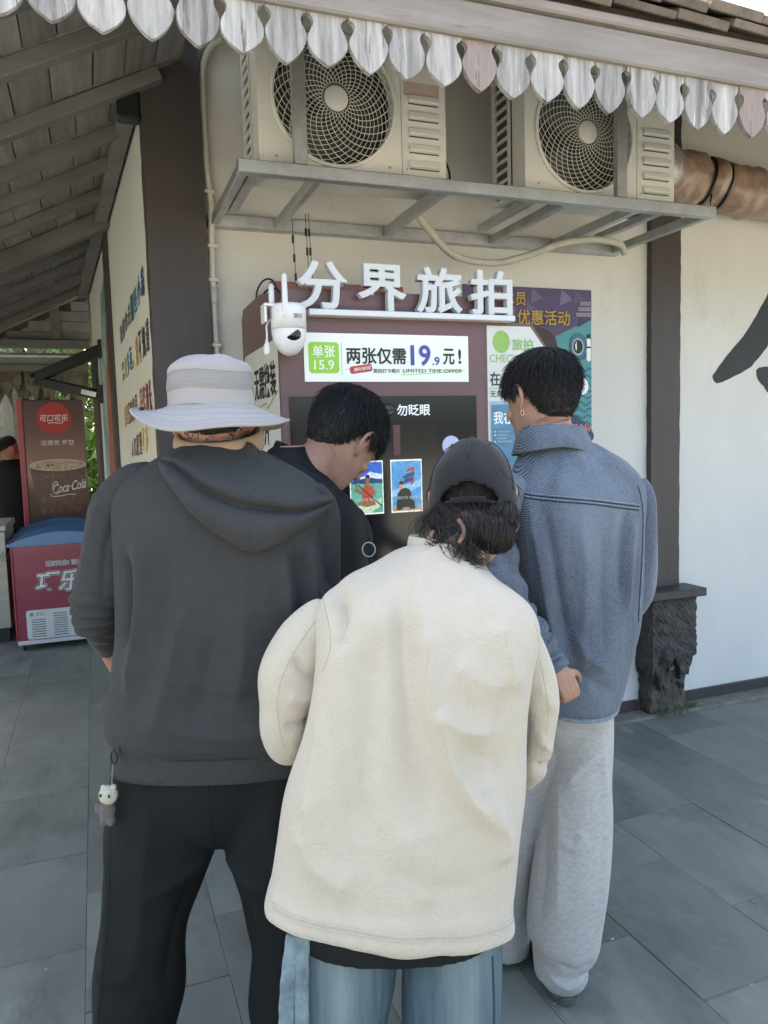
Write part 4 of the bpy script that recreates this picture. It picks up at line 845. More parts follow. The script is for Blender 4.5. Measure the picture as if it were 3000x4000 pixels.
P4_legR = [(0.106,1.37,0.77,0.089),(0.106,1.365,0.597,0.092),(0.104,1.36,0.524,0.092),(0.102,1.36,0.421,0.092),(0.099,1.36,0.212,0.084),(0.093,1.36,-0.086,0.082)]
P4_headc = (0.183,1.426)
P4_collar = [(0.013,1.321),(0.047,1.331),(0.086,1.341),(0.124,1.342),(0.163,1.331),(0.182,1.304),(0.203,1.274)]
P1_torso = [(0.838,-0.376,1.64,0.23,0.137,2.5),(0.864,-0.374,1.64,0.226,0.138,2.5),(0.889,-0.372,1.64,0.221,0.134,2.5),(0.905,-0.373,1.64,0.228,0.146,2.5),(0.931,-0.375,1.64,0.235,0.152,2.5),(0.994,-0.367,1.64,0.233,0.155,2.5),(1.077,-0.356,1.64,0.228,0.15,2.5),(1.159,-0.35,1.64,0.227,0.145,2.5),(1.269,-0.348,1.645,0.23,0.14,2.4),(1.353,-0.349,1.65,0.232,0.135,2.4),(1.407,-0.352,1.655,0.231,0.128,2.3),(1.446,-0.356,1.66,0.214,0.12,2.2),(1.474,-0.364,1.665,0.178,0.105,2.1),(1.496,-0.368,1.67,0.139,0.09,2),(1.515,-0.368,1.675,0.1,0.078,2),(1.53,-0.356,1.68,0.074,0.068,2)]
P1_sleeveL = [(-0.494,1.66,1.467,0.027),(-0.547,1.655,1.441,0.044),(-0.578,1.653,1.395,0.051),(-0.593,1.65,1.343,0.053),(-0.606,1.64,1.278,0.054),(-0.616,1.63,1.213,0.056),(-0.621,1.635,1.17,0.049),(-0.625,1.655,1.134,0.042)]
P1_sleeveLfore = [(-0.62,1.64,1.172,0.044),(-0.625,1.66,1.139,0.04),(-0.631,1.69,1.103,0.034),(-0.637,1.72,1.068,0.027)]
P1_forearm = [(-0.631,1.69,1.103,0.025),(-0.632,1.73,1.05,0.023),(-0.632,1.78,0.996,0.021),(-0.627,1.84,0.936,0.017)]
P1_sleeveR = [(-0.166,1.67,1.424,0.035),(-0.147,1.665,1.384,0.043),(-0.142,1.66,1.318,0.044),(-0.14,1.66,1.244,0.045),(-0.146,1.66,1.171,0.043),(-0.17,1.72,1.111,0.035),(-0.222,1.86,1.092,0.031)]
P1_legL = [(-0.499,1.64,0.876,0.11),(-0.502,1.63,0.764,0.116),(-0.515,1.63,0.647,0.118),(-0.532,1.63,0.57,0.111),(-0.555,1.63,0.468,0.103),(-0.574,1.63,0.347,0.1),(-0.598,1.63,0.225,0.092),(-0.614,1.63,0.101,0.088),(-0.626,1.63,-0.019,0.088)]
P1_legR = [(-0.251,1.64,0.869,0.11),(-0.251,1.63,0.757,0.116),(-0.249,1.63,0.639,0.116),(-0.239,1.63,0.561,0.111),(-0.227,1.63,0.459,0.107),(-0.226,1.63,0.398,0.105),(-0.238,1.63,0.294,0.106),(-0.236,1.63,0.214,0.098),(-0.238,1.63,0.089,0.094),(-0.239,1.63,-0.031,0.091)]
P1_headc = (-0.369,1.612)
P1_hood_neck = [(-0.459,1.509),(-0.397,1.529),(-0.33,1.532),(-0.273,1.528),(-0.25,1.51),(-0.198,1.471),(-0.148,1.433),(-0.108,1.41)]
P1_hood_rim = [(-0.46,1.506),(-0.405,1.507),(-0.347,1.486),(-0.295,1.455),(-0.262,1.444),(-0.212,1.429),(-0.162,1.417),(-0.1,1.409)]
P1_hood_mid = [(-0.467,1.497),(-0.416,1.483),(-0.364,1.441),(-0.322,1.418),(-0.279,1.401),(-0.229,1.392),(-0.163,1.383),(-0.1,1.402)]
P1_hood_bot = [(-0.471,1.494),(-0.423,1.449),(-0.371,1.387),(-0.318,1.344),(-0.265,1.313),(-0.213,1.322),(-0.152,1.357),(-0.101,1.393)]
P2_torso = [(0.799,-0.233,2.2,0.173,0.13,2.4),(1.028,-0.226,2.2,0.173,0.13,2.4),(1.178,-0.219,2.2,0.17,0.13,2.4),(1.268,-0.215,2.19,0.164,0.13,2.3),(1.336,-0.22,2.18,0.151,0.125,2.2),(1.395,-0.24,2.17,0.119,0.11,2.1),(1.44,-0.249,2.165,0.101,0.1,2),(1.483,-0.261,2.16,0.079,0.085,2),(1.518,-0.26,2.16,0.05,0.06,2)]
P2_armR = [(-0.096,2.2,1.323,0.037),(-0.079,2.2,1.264,0.046),(-0.078,2.22,1.186,0.043),(-0.084,2.3,1.08,0.039),(-0.065,2.42,1.032,0.034)]
P2_armL = [(-0.318,2.2,1.455,0.04),(-0.357,2.2,1.404,0.044),(-0.376,2.2,1.294,0.042),(-0.388,2.24,1.177,0.041),(-0.378,2.4,1.102,0.037)]
P2_headc = (-0.085,1.55)
P2_neck = [(-0.187,1.473),(-0.133,1.5)]
P3_torso = [(0.792,0.505,2.03,0.103,0.13,2.4),(0.833,0.503,2.03,0.116,0.14,2.4),(0.933,0.512,2.03,0.135,0.145,2.4),(1.024,0.522,2.03,0.149,0.15,2.4),(1.149,0.513,2.03,0.166,0.15,2.4),(1.253,0.509,2.03,0.174,0.15,2.4),(1.349,0.511,2.03,0.181,0.14,2.3),(1.403,0.506,2.035,0.175,0.125,2.2),(1.447,0.497,2.04,0.148,0.11,2.1),(1.481,0.483,2.045,0.112,0.095,2),(1.502,0.474,2.05,0.088,0.08,2)]
P3_sleeveR = [(0.665,2.05,1.391,0.036),(0.682,2.05,1.342,0.041),(0.687,2.05,1.245,0.043),(0.689,2.05,1.148,0.042),(0.684,2.06,1.083,0.04),(0.68,2.14,1.023,0.035),(0.671,2.28,0.984,0.032)]
P3_sleeveL = [(0.354,1.99,1.406,0.038),(0.309,1.97,1.356,0.051),(0.285,1.95,1.276,0.052),(0.289,1.93,1.18,0.052),(0.316,1.9,1.087,0.05),(0.363,1.875,1.026,0.042),(0.396,1.86,0.984,0.033),(0.415,1.85,0.953,0.027)]
P3_hand = [(0.431,0.936),(0.449,0.909),(0.459,0.936),(0.47,0.922),(0.465,0.902),(0.452,0.868),(0.438,0.855)]
P3_legR = [(0.534,2.03,0.797,0.076),(0.527,2.02,0.694,0.078),(0.508,2.01,0.591,0.086),(0.497,2.0,0.488,0.093),(0.478,1.99,0.348,0.1),(0.459,1.985,0.205,0.1),(0.455,1.98,0.15,0.094),(0.445,1.98,0.106,0.073),(0.449,1.98,0.061,0.071),(0.446,1.98,0.028,0.047)]
P3_legL = [(0.457,2.06,0.789,0.078),(0.425,2.08,0.673,0.079),(0.392,2.1,0.531,0.078),(0.353,2.12,0.354,0.077),(0.328,2.14,0.187,0.079),(0.311,2.14,0.029,0.079),(0.306,2.14,-0.043,0.064)]
P3_headc = (0.433,1.632)
P3_collar_top = [(0.348,1.506),(0.367,1.531),(0.397,1.547),(0.439,1.55),(0.484,1.545),(0.523,1.523),(0.552,1.489)]
P3_collar_bot = [(0.344,1.499),(0.357,1.509),(0.386,1.513),(0.434,1.514),(0.479,1.509),(0.517,1.496),(0.549,1.487)]
P3_yoke = [(0.33,1.388),(0.382,1.38),(0.445,1.373),(0.509,1.366),(0.572,1.357),(0.643,1.345)]
P4_folds = [([(0.056,1.261),(0.065,1.178),(0.074,1.089),(0.089,1.008),(0.118,0.934),(0.161,0.874),(0.2,0.836)],0.015,0.022),([(0.022,1.275),(0.023,1.166),(0.029,1.054),(0.04,0.941),(0.064,0.849)],-0.013,0.03),([(-0.056,1.243),(-0.085,1.147),(-0.111,1.036),(-0.132,0.923),(-0.15,0.809)],0.013,0.03),([(-0.018,1.211),(-0.035,1.079),(-0.053,0.944),(-0.06,0.829)],-0.009,0.028),([(0.111,0.998),(0.141,0.984),(0.176,0.964),(0.211,0.941)],-0.007,0.026),([(0.105,1.141),(0.156,1.104),(0.208,1.094)],0.009,0.035),([(0.078,1.071),(0.12,1.029),(0.185,1.014)],0.01,0.022),([(0.162,0.924),(0.187,0.845),(0.2,0.775)],0.01,0.022),([(0.188,1.205),(0.205,1.138),(0.225,1.071)],0.009,0.022),([(-0.094,1.257),(-0.079,1.199),(-0.089,1.147)],-0.012,0.016),([(-0.17,0.856),(-0.128,0.794),(-0.063,0.755)],0.006,0.03),([(-0.017,0.805),(0.071,0.765),(0.159,0.758)],-0.005,0.03),([(0.029,0.882),(0.045,0.803),(0.052,0.724)],0.006,0.025)]
P4_seams = [[(-0.212,0.742),(-0.152,0.711),(-0.065,0.685),(0.024,0.67),(0.112,0.667),(0.179,0.677),(0.207,0.693)],[(-0.212,0.734),(-0.153,0.703),(-0.065,0.677),(0.023,0.663),(0.112,0.659),(0.179,0.67),(0.207,0.686)],[(-0.13,1.258),(-0.115,1.222),(-0.104,1.187),(-0.103,1.154),(-0.117,1.118)],[(0.273,1.18),(0.279,1.128),(0.272,1.091),(0.26,1.043)]]
P4_sl_seam = [(-0.118,1.211),(-0.156,1.164),(-0.186,1.117),(-0.205,1.06),(-0.205,1.001),(-0.198,0.957)]
P4_slR_seam = [(0.287,1.103),(0.292,1.065),(0.298,1.016),(0.296,0.957),(0.286,0.913)]
P1_folds = [([(-0.5,1.356),(-0.486,1.242),(-0.503,1.127),(-0.53,1.006)],0.012,0.022),([(-0.527,1.32),(-0.518,1.217),(-0.535,1.112)],-0.012,0.016),([(-0.405,1.213),(-0.426,1.109),(-0.458,1.004),(-0.476,0.951)],0.008,0.024),([(-0.346,1.159),(-0.367,1.054),(-0.398,0.959)],-0.006,0.022),([(-0.286,1.236),(-0.287,1.105),(-0.313,0.984)],0.006,0.025),([(-0.159,1.336),(-0.155,1.258),(-0.153,1.169)],0.012,0.012),([(-0.18,1.321),(-0.176,1.238),(-0.176,1.154)],-0.009,0.011),([(-0.206,1.316),(-0.199,1.239),(-0.194,1.165)],0.008,0.012),([(-0.128,1.36),(-0.125,1.283),(-0.121,1.205)],-0.008,0.012),([(-0.439,1.344),(-0.435,1.24),(-0.451,1.136)],-0.006,0.022),([(-0.5,0.984),(-0.398,0.948),(-0.299,0.94),(-0.195,0.953)],0.006,0.02),([(-0.425,1.029),(-0.322,1.016),(-0.218,1.023)],-0.004,0.02)]
P1_seams = [[(-0.551,0.926),(-0.505,0.908),(-0.453,0.893),(-0.403,0.885),(-0.328,0.881),(-0.224,0.879),(-0.155,0.882)]]
P3_folds = [([(0.369,1.379),(0.387,1.26),(0.405,1.13),(0.429,0.998),(0.445,0.878)],0.016,0.016),([(0.394,1.362),(0.412,1.24),(0.43,1.11),(0.452,0.978)],-0.012,0.016),([(0.601,1.34),(0.594,1.235),(0.588,1.105)],-0.01,0.012),([(0.617,1.33),(0.611,1.202),(0.604,1.072)],0.008,0.014),([(0.483,1.334),(0.495,1.173),(0.488,1.01),(0.5,0.877)],0.006,0.02),([(0.54,1.3),(0.536,1.139),(0.539,0.975)],-0.006,0.02),([(0.462,1.043),(0.5,0.97),(0.559,0.928)],0.006,0.016),([(0.461,0.951),(0.513,0.903),(0.571,0.875)],-0.005,0.016),([(0.465,1.474),(0.445,1.43),(0.426,1.387)],0.004,0.016)]
P3_seams = [[(0.33,1.388),(0.382,1.38),(0.445,1.373),(0.509,1.366),(0.572,1.357),(0.642,1.345)],[(0.33,1.379),(0.382,1.371),(0.445,1.364),(0.508,1.358),(0.572,1.348),(0.642,1.336)],[(0.652,1.39),(0.658,1.338),(0.656,1.259),(0.651,1.16),(0.645,1.046)]]

# ================================================================== people
# People are laid out in (across, away, up) metres from the spot under the camera, axes turned with the street view.
def loft(rings, n=56, rows=60):
    Rg = crom(np.array(rings, float), rows); a = np.arange(n)/n*2*math.pi; V = []
    for z, tc, sc0, ht, hs, e in Rg:
        c, s = np.cos(a), np.sin(a); V.append(np.stack([tc+ht*np.sign(c)*np.abs(c)**(2/e), sc0+hs*np.sign(s)*np.abs(s)**(2/e), np.full(n, z)], 1))
    V = np.concatenate(V); k = rows; F = [(i*n+q, i*n+(q+1) % n, (i+1)*n+(q+1) % n, (i+1)*n+q) for i in range(k-1) for q in range(n)]
    F += [tuple(reversed(range(n))), tuple(range((k-1)*n, k*n))]; return V, F
def limb(rows, n=20, k=None, flat_=1.0, zmin=None):
    P = crom(np.array(rows, float), k or 8*len(rows)); P[:, 3] = np.maximum(P[:, 3], .003)
    if zmin is not None: P = P[P[:, 2] > zmin]
    return sweep(P[:, :3], P[:, 3], n, rad2=P[:, 3]*flat_)
def ball(c, r, n=16, m=10):
    r = np.broadcast_to(np.asarray(r, float), (3,)); V, F = lathe([(math.sin(math.pi*i/m)+1e-4, -math.cos(math.pi*i/m)) for i in range(m+1)], n); return V*r+np.array(c), F
def fuse(parts, vox=.006, it=6, fac=.5):
    V, F = cat(*parts); me = mesh('tmp', V, F); bm = bmesh.new(); bm.from_mesh(me); bmesh.ops.recalc_face_normals(bm, faces=bm.faces); bm.to_mesh(me); bm.free()
    o = bpy.data.objects.new('tmp', me); COL.objects.link(o)
    r_ = o.modifiers.new('r', 'REMESH'); r_.mode = 'VOXEL'; r_.voxel_size = vox
    s_ = o.modifiers.new('s', 'SMOOTH'); s_.factor = fac; s_.iterations = it
    m2 = bpy.data.meshes.new_from_object(o.evaluated_get(bpy.context.evaluated_depsgraph_get()))
    nv = len(m2.vertices); V = np.empty(nv*3); m2.vertices.foreach_get('co', V); V = V.reshape(-1, 3)
    N = np.empty(nv*3); m2.vertices.foreach_get('normal', N); N = N.reshape(-1, 3)
    F = [tuple(p.vertices) for p in m2.polygons]
    bpy.data.objects.remove(o); bpy.data.meshes.remove(me); bpy.data.meshes.remove(m2)
    return V, F, N
def seg_dist(P, L):
    """Distance of points P (n x 2) to polyline L and the position along it (0..1)."""
    L = np.asarray(L, float); best = np.full(len(P), 9.); pos = np.zeros(len(P)); acc = np.r_[0, np.cumsum(np.linalg.norm(np.diff(L, axis=0), axis=1))]
    for i in range(len(L)-1):
        a, b = L[i], L[i+1]; d = b-a; u = np.clip(((P-a) @ d)/(d @ d), 0, 1); q = np.linalg.norm(P-(a+u[:, None]*d), axis=1); m_ = q < best
        best[m_] = q[m_]; pos[m_] = (acc[i]+u[m_]*(acc[i+1]-acc[i]))/acc[-1]
    return best, pos
def drape(V, N, folds_, seed=1, amp=.0022, freq=16, crease=0, cdir=(1, .7, .25)):
    """Push cloth in and out along fold lines seen from behind, plus soft uneven billows."""
    back = np.clip((-N[:, 1]+.25)/.5, 0, 1); D = np.zeros(len(V)); r_ = np.random.default_rng(seed)
    for L, a, w_ in folds_:
        L = crom(L, 24); d, p = seg_dist(V[:, [0, 2]], L); D += a*(.62*np.exp(-(d/w_)**2)+.48*np.exp(-d/(w_*.55)))*np.clip(np.sin(np.pi*np.clip(p, .02, .98))*1.8, 0, 1)*back
    for i in range(10):
        k_ = r_.normal(0, 1, 3)*freq*r_.uniform(.5, 1.8)*np.array((1, 1, .55)); D += amp*np.sin(V @ k_+r_.uniform(0, 6.28))/(1+.25*i)
    for i in range(7):                                                  # sharper creases that fade in and out
        if not crease: break
        k_ = r_.normal(0, 1, 3)*freq*r_.uniform(.7, 1.6)*np.array(cdir); q_ = r_.normal(0, 1, 3)*6
        D += crease*(1-2*np.abs(np.sin(V @ k_*.5+r_.uniform(0, 6.28)+.8*np.sin(V @ q_))))*np.clip(np.sin(V @ q_+r_.uniform(0, 6.28)), 0, 1)
    return V+N*D[:, None]
def strands(paths, rad):
    """Many three-sided hairs at once: paths (n, k, 3), rad (n, k)."""
    P = np.asarray(paths, float); n, k, _ = P.shape; T = np.gradient(P, axis=1); T /= np.linalg.norm(T, axis=2, keepdims=True)+1e-12
    ref = np.cross(T[:, :1], np.array((.31, .52, .79))); N = ref/np.linalg.norm(ref, axis=2, keepdims=True); N = N-T*(N*T).sum(2, keepdims=True); N /= np.linalg.norm(N, axis=2, keepdims=True)+1e-12; B = np.cross(T, N); rad = np.asarray(rad)[..., None]
    V = np.stack([P+rad*(math.cos(a)*N+math.sin(a)*B) for a in (0, 2.094, 4.189)], 2).reshape(-1, 3)
    i = np.arange(n)[:, None, None]*k*3; j = np.arange(k-1)[None, :, None]*3; q = np.arange(3)[None, None, :]; a = i+j+q; b = i+j+(q+1) % 3
    return V, np.stack([a, b, b+3, a+3], -1).reshape(-1, 4)
class Person:
    def __init__(self, label, t0, s0):
        self.t0, self.s0 = t0, s0; c, s = math.cos(YAW), math.sin(YAW)
        self.o = thing('person', label, 'person', (t0*c+s0*s, -t0*s+s0*c, 0), -YAW, 'people gathered at the photo kiosk')
    def add(self, name, V, F, mat, smooth=True, parent=None, label=None):
        o = obj(name, np.asarray(V, float)-np.array((self.t0, self.s0, 0)), F, mat, parent or self.o, smooth, local=True)
        if label: o['label'] = label
        return o
    def seam(self, bvh, line, mat, r=.0013, name='seam', lift=.0, n=60, parent=None, away=1):
        P = crom(line, n); Q = []
        for t, z in P:
            h = bvh.ray_cast(Vector((t, self.s0-away*1.0, z)), Vector((0, away, 0)))
            if h[0] is not None: Q.append(np.array(h[0])+np.array(h[1])*lift)
        if len(Q) > 3: return self.add(name, *sweep(Q, r, 6), mat, True, parent)
def bvh_of(V, F): return BVHTree.FromPolygons([tuple(v) for v in V.tolist()], F)

# ---- heads -------------------------------------------------------------------------------------------------
HEAD = [(-.122, .052, .020, .022), (-.112, .048, .040, .042), (-.092, .036, .053, .060), (-.065, .020, .063, .078), (-.03, .006, .0695, .092), (.01, .000, .0735, .0985), (.045, -.003, .0745, .100), (.075, -.006, .069, .092), (.098, -.008, .054, .073), (.112, -.009, .034, .046), (.118, -.009, .010, .014)]
def head_parts(H, sc_=1.0, neck=True):
    """Skull, jaw, nose, brow, lips and two shelled ears in head space, placed by matrix H (4x4)."""
    ps = []
    V, F = loft([(z, 0, y, hw, hd, 2.15) for z, y, hw, hd in HEAD], 40, 40); ps.append((V, F))
    ps.append(limb([(0, .094, .028, .011), (0, .106, .004, .0115), (0, .117, -.020, .0135), (0, .106, -.031, .010)], 12)); ps.append(ball((0, .098, -.062), (.024, .012, .010)))
    for sx in (-1, 1):
        ps.append(ball((sx*.028, .088, .030), (.022, .010, .006))); ps.append(ball((sx*.045, .072, -.020), (.020, .016, .016)))
        ps.append(limb([(sx*.072, .014, .014, .0055), (sx*.083, .006, .030, .0058), (sx*.090, -.014, .030, .0062), (sx*.091, -.024, .010, .0062), (sx*.086, -.016, -.014, .0060), (sx*.078, .002, -.028, .0072), (sx*.073, .008, -.018, .005)], 10))
        ps.append(tr(ball((0, 0, 0), (.005, .018, .026)), rotm('Z', sx*R(-18)), (sx*.078, -.006, .004)))
    if neck: ps.append(limb([(0, -.018, -.05, .056), (0, -.030, -.10, .055), (0, -.038, -.16, .058)], 20))
    else: ps.append(limb([(0, -.018, -.045, .056), (0, -.026, -.07, .054)], 20))
    return [(np.c_[V*sc_, np.ones(len(V))] @ H.T[:, :3], F) for V, F in ps]
def head_matrix(c, yaw=0, pitch=0, roll=0):
    """yaw > 0 turns to the picture's right, pitch > 0 bows, roll > 0 tips to the right."""
    m_ = Matrix.Translation(c) @ Matrix.Rotation(-R(yaw), 4, 'Z') @ Matrix.Rotation(-R(pitch), 4, 'X') @ Matrix.Rotation(R(roll), 4, 'Y'); return np.array(m_)
def hairline(az):
    a = abs(az); return np.interp(a, (0, 35, 60, 78, 92, 110, 122, 140, 180), (.068, .064, .05, .02, .036, .022, -.035, -.062, -.070))
def hair_short(P, bvh, H, sc_, mat, n=2600, seed=3, vol=.016, whorl=(0.01, -.062, .1), length=.045, nape=0, lean=(0, 0, 0), zmax=9):
    """Cropped hair: a thick scalp shell plus thousands of short locks combed away from the whorl."""
    r_ = np.random.default_rng(seed); Rm = H[:3, :3]; c0 = H[:3, 3]
    def surf(d):
        h = bvh.ray_cast(Vector(c0+Rm @ (d*.30*sc_)), Vector(-(Rm @ d)));  return None if h[0] is None else np.linalg.norm(np.array(h[0])-c0)/sc_
    def thick(d, rr):
        az = math.degrees(math.atan2(d[0], d[1])); z = d[2]*rr; e = z-(hairline(az)+nape*(abs(az) > 115)); 
        return None if e < -.002 else 0 if z > zmax else vol*min(1, max(0, e)/.075)**.7+.0012
    nu, nv = 72, 40; V, idx = [], {}
    for i in range(nv):
        el = math.pi/2-math.pi*.78*i/(nv-1)
        for j in range(nu):
            az = 2*math.pi*j/nu; d = np.array((math.cos(el)*math.sin(az), math.cos(el)*math.cos(az), math.sin(el))); rr = surf(d)
            if rr is None or rr > .135: continue
            th = thick(d, rr)
            if th is None or (zmax < 1 and th == 0): continue
            idx[(i, j)] = len(V); V.append(c0+Rm @ (d*(rr+th-.002))*sc_)
    F = [(idx[(i, j)], idx[(i+1, j)], idx[(i+1, (j+1) % nu)], idx[(i, (j+1) % nu)]) for i in range(nv-1) for j in range(nu) if all(q in idx for q in ((i, j), (i+1, j), (i+1, (j+1) % nu), (i, (j+1) % nu)))]
    hs = P.add('hair', np.array(V), F, mat)
    W_ = np.array(whorl); S_ = []; cnt = 0
    while cnt < n:
        d = r_.normal(0, 1, 3); d /= np.linalg.norm(d)
        if d[2] < -.62: continue
        rr = surf(d)
        if rr is None or rr > .135: continue
        th = thick(d, rr)
        if th is None or (zmax < 1 and th == 0): continue
        cnt += 1; p = d*(rr+th*r_.uniform(.4, 1)); pts_ = [p]; L_ = length*r_.uniform(.5, 1.25)*np.interp(d[2]*rr, (-.06, -.02, .03, .07), (.16, .28, .62, 1)); st = L_/5
        jit = r_.normal(0, .35, 3); lift = r_.uniform(-.0010, .0010)+(r_.random() < .04)*.0016
        for k_ in range(5):
            u_ = p/np.linalg.norm(p); f_ = p-W_; f_ = f_/(np.linalg.norm(f_)+.01)+jit+np.array((0, 0, -.55))+np.array(lean)*(1 if p[2] > .02 else .3); f_ -= u_*(f_ @ u_); f_ /= np.linalg.norm(f_)+1e-6
            p2 = p+f_*st; u2 = p2/np.linalg.norm(p2); p = u2*(np.linalg.norm(p)+lift-.0008*(k_ > 2)); pts_.append(p)
        S_.append(np.array([c0+Rm @ (q*sc_) for q in pts_]))
    P.add('hair_strands', *strands(S_, np.array((.0008, .0010, .0009, .0007, .0005, .00015))[None]*sc_*r_.uniform(.6, 1.3, (len(S_), 1))), mat, True, hs)['kind'] = 'stuff'; return hs
def face_bits(P, H, sc_, hairmat):
    for sx in (-1, 1):
        c = H @ np.array((sx*.030*sc_, .083*sc_, .012*sc_, 1)); e_ = P.add('eye', *ball(c[:3], .0125*sc_, 14, 10), M('eye_white', '#c9c4bc', .25)); c2 = H @ np.array((sx*.030*sc_, .0925*sc_, .012*sc_, 1)); P.add('iris', *ball(c2[:3], .0055*sc_, 10, 6), M('dark_iris', '#1c1411', .2), True, e_)
        B = [(H @ np.array((sx*x*sc_, y*sc_, z*sc_, 1)))[:3] for x, y, z in ((.014, .101, .034), (.03, .097, .039), (.048, .082, .034))]; P.add('eyebrow', *sweep(crom(B, 8), .003*sc_, 6), hairmat)
def hand(wr, d, up, side, curl=.5, sc_=1.0):
    """Palm and five jointed fingers; d points from wrist to knuckles, up is the back of the hand, side = +1 thumb on d x up side."""
    d = np.array(d, float)/np.linalg.norm(d); up = np.array(up, float); up -= d*(up @ d); up /= np.linalg.norm(up); x = np.cross(d, up)*side; wr = np.array(wr, float); ps = []
    for q, (o_, L_) in enumerate(((-.030, .062), (-.011, .074), (.010, .080), (.030, .074))):
        kn = wr+(d*.085+x*o_)*sc_; ps.append(limb([(*wr+x*o_*.6*sc_, .013*sc_), (*(wr+(d*.045+x*o_*.9)*sc_), .0135*sc_), (*kn, .0105*sc_)], 10))
        p = kn; a = curl*.5; seg_ = [(*p, .0102*sc_)]
        for j, fr_ in enumerate((.45, .30, .25)):
            v = d*math.cos(a)-up*math.sin(a); p = p+v*L_*fr_*sc_; seg_.append((*p, (.0095, .0085, .0065)[j]*sc_)); a += curl
        ps.append(limb(seg_, 10))
    b = wr+(d*.022+x*.022)*sc_; t1 = b+(x*.032+d*.022-up*.010)*sc_; t2 = t1+(x*.012+d*.026-up*.012)*sc_; t3 = t2+(d*.022-x*.002-up*.008)*sc_
    ps.append(limb([(*b, .014*sc_), (*t1, .0125*sc_), (*t2, .0105*sc_), (*t3, .007*sc_)], 10)); return ps
def feet(P, spots, mat, rz=0):
    for t, s, yaw in spots:
        c, s_ = math.cos(R(yaw)), math.sin(R(yaw)); rows = [(-.075, .028, .05), (-.06, .038, .055), (0, .040, .05), (.08, .046, .040), (.14, .045, .034), (.175, .032, .028), (.19, .012, .02)]
        V, F = loft([(y, 0, 0, w_, h_, 2.4) for y, w_, h_ in rows], 24, 30); V = np.stack([V[:, 0], V[:, 2], np.clip(V[:, 1]+.045, .018, None)], 1)
        V2, F2 = loft([(z, 0, .055, w_, .135, 2.6) for z, w_ in ((.001, .043), (.01, .046), (.022, .045))], 28, 8)
        g = lambda V: np.stack([V[:, 0]*c+V[:, 1]*s_+t, -V[:, 0]*s_+V[:, 1]*c+s, V[:, 2]], 1)
        sh_ = P.add('shoe', g(V), F, mat); P.add('sole', g(V2), F2, M('shoe_sole', '#4d5550', .7), True, sh_)

# ---- cloth and skin materials ------------------------------------------------------------------------------
def cloth(name, col, rough=.9, var=.08, scale=9, fibre=420, bump=.35, sheen=.15, spots=None, stretch=(1, 1, 1), bdist=.002):
    return M(name, col, rough, var=var, scale=scale, bump=bump, bscale=fibre, spec=.25, sheen=sheen, spots=spots, stretch=stretch, bdist=bdist)
m_skin = M('skin', '#ac8571', .52, var=.13, scale=22, bump=.08, bscale=300, spec=.4); m_skin.node_tree.nodes['Principled BSDF'].inputs['Subsurface Weight'].default_value = .08; m_skin.node_tree.nodes['Principled BSDF'].inputs['Subsurface Radius'].default_value = (.012, .005, .003)
m_hair = M('black_hair', '#191617', .55, var=.25, scale=30, spec=.5); m_hairb = M('dark_brown_hair', '#211a17', .5, var=.3, scale=30, spec=.55)
m_hood = cloth('charcoal_fleece', '#3a3a3a', var=.08, scale=45, fibre=330, bump=.5, sheen=.04, spots=[('#414141', 90, .42, .15)])
m_rib = cloth('charcoal_ribbing', '#373737', var=.06, scale=8, fibre=200, stretch=(1, 1, .05), bump=.5)
m_cream = cloth('cream_fleece', '#bbb1a0', var=.03, scale=40, fibre=170, bump=.8, bdist=.003, sheen=.3)
m_creamseam = cloth('cream_stitch', '#b0a591', fibre=300)
m_blkcloth = cloth('black_cotton', '#191c1c', var=.15, scale=8, fibre=300, bump=.2, sheen=0)
m_blkjac = cloth('black_jacket_nylon', '#17181b', rough=.6, var=.12, scale=5, fibre=120, bump=.15, sheen=0)
m_sweat = cloth('heather_grey_sweat', '#b0aeaa', var=.13, scale=70, fibre=260, stretch=(1, 1, 1.8), spots=[('#84878a', 85, .40, .12), ('#c4c4c0', 60, .40, .14)])
m_jean = cloth('washed_blue_denim', '#50626a', rough=.97, var=.30, scale=10, fibre=500, bump=.45, sheen=0, stretch=(7, 7, .5), spots=[('#72848a', 6, .42, .25)])
m_hat = cloth('lilac_grey_cotton', '#a19c99', var=.05, scale=6, fibre=350, bump=.25)
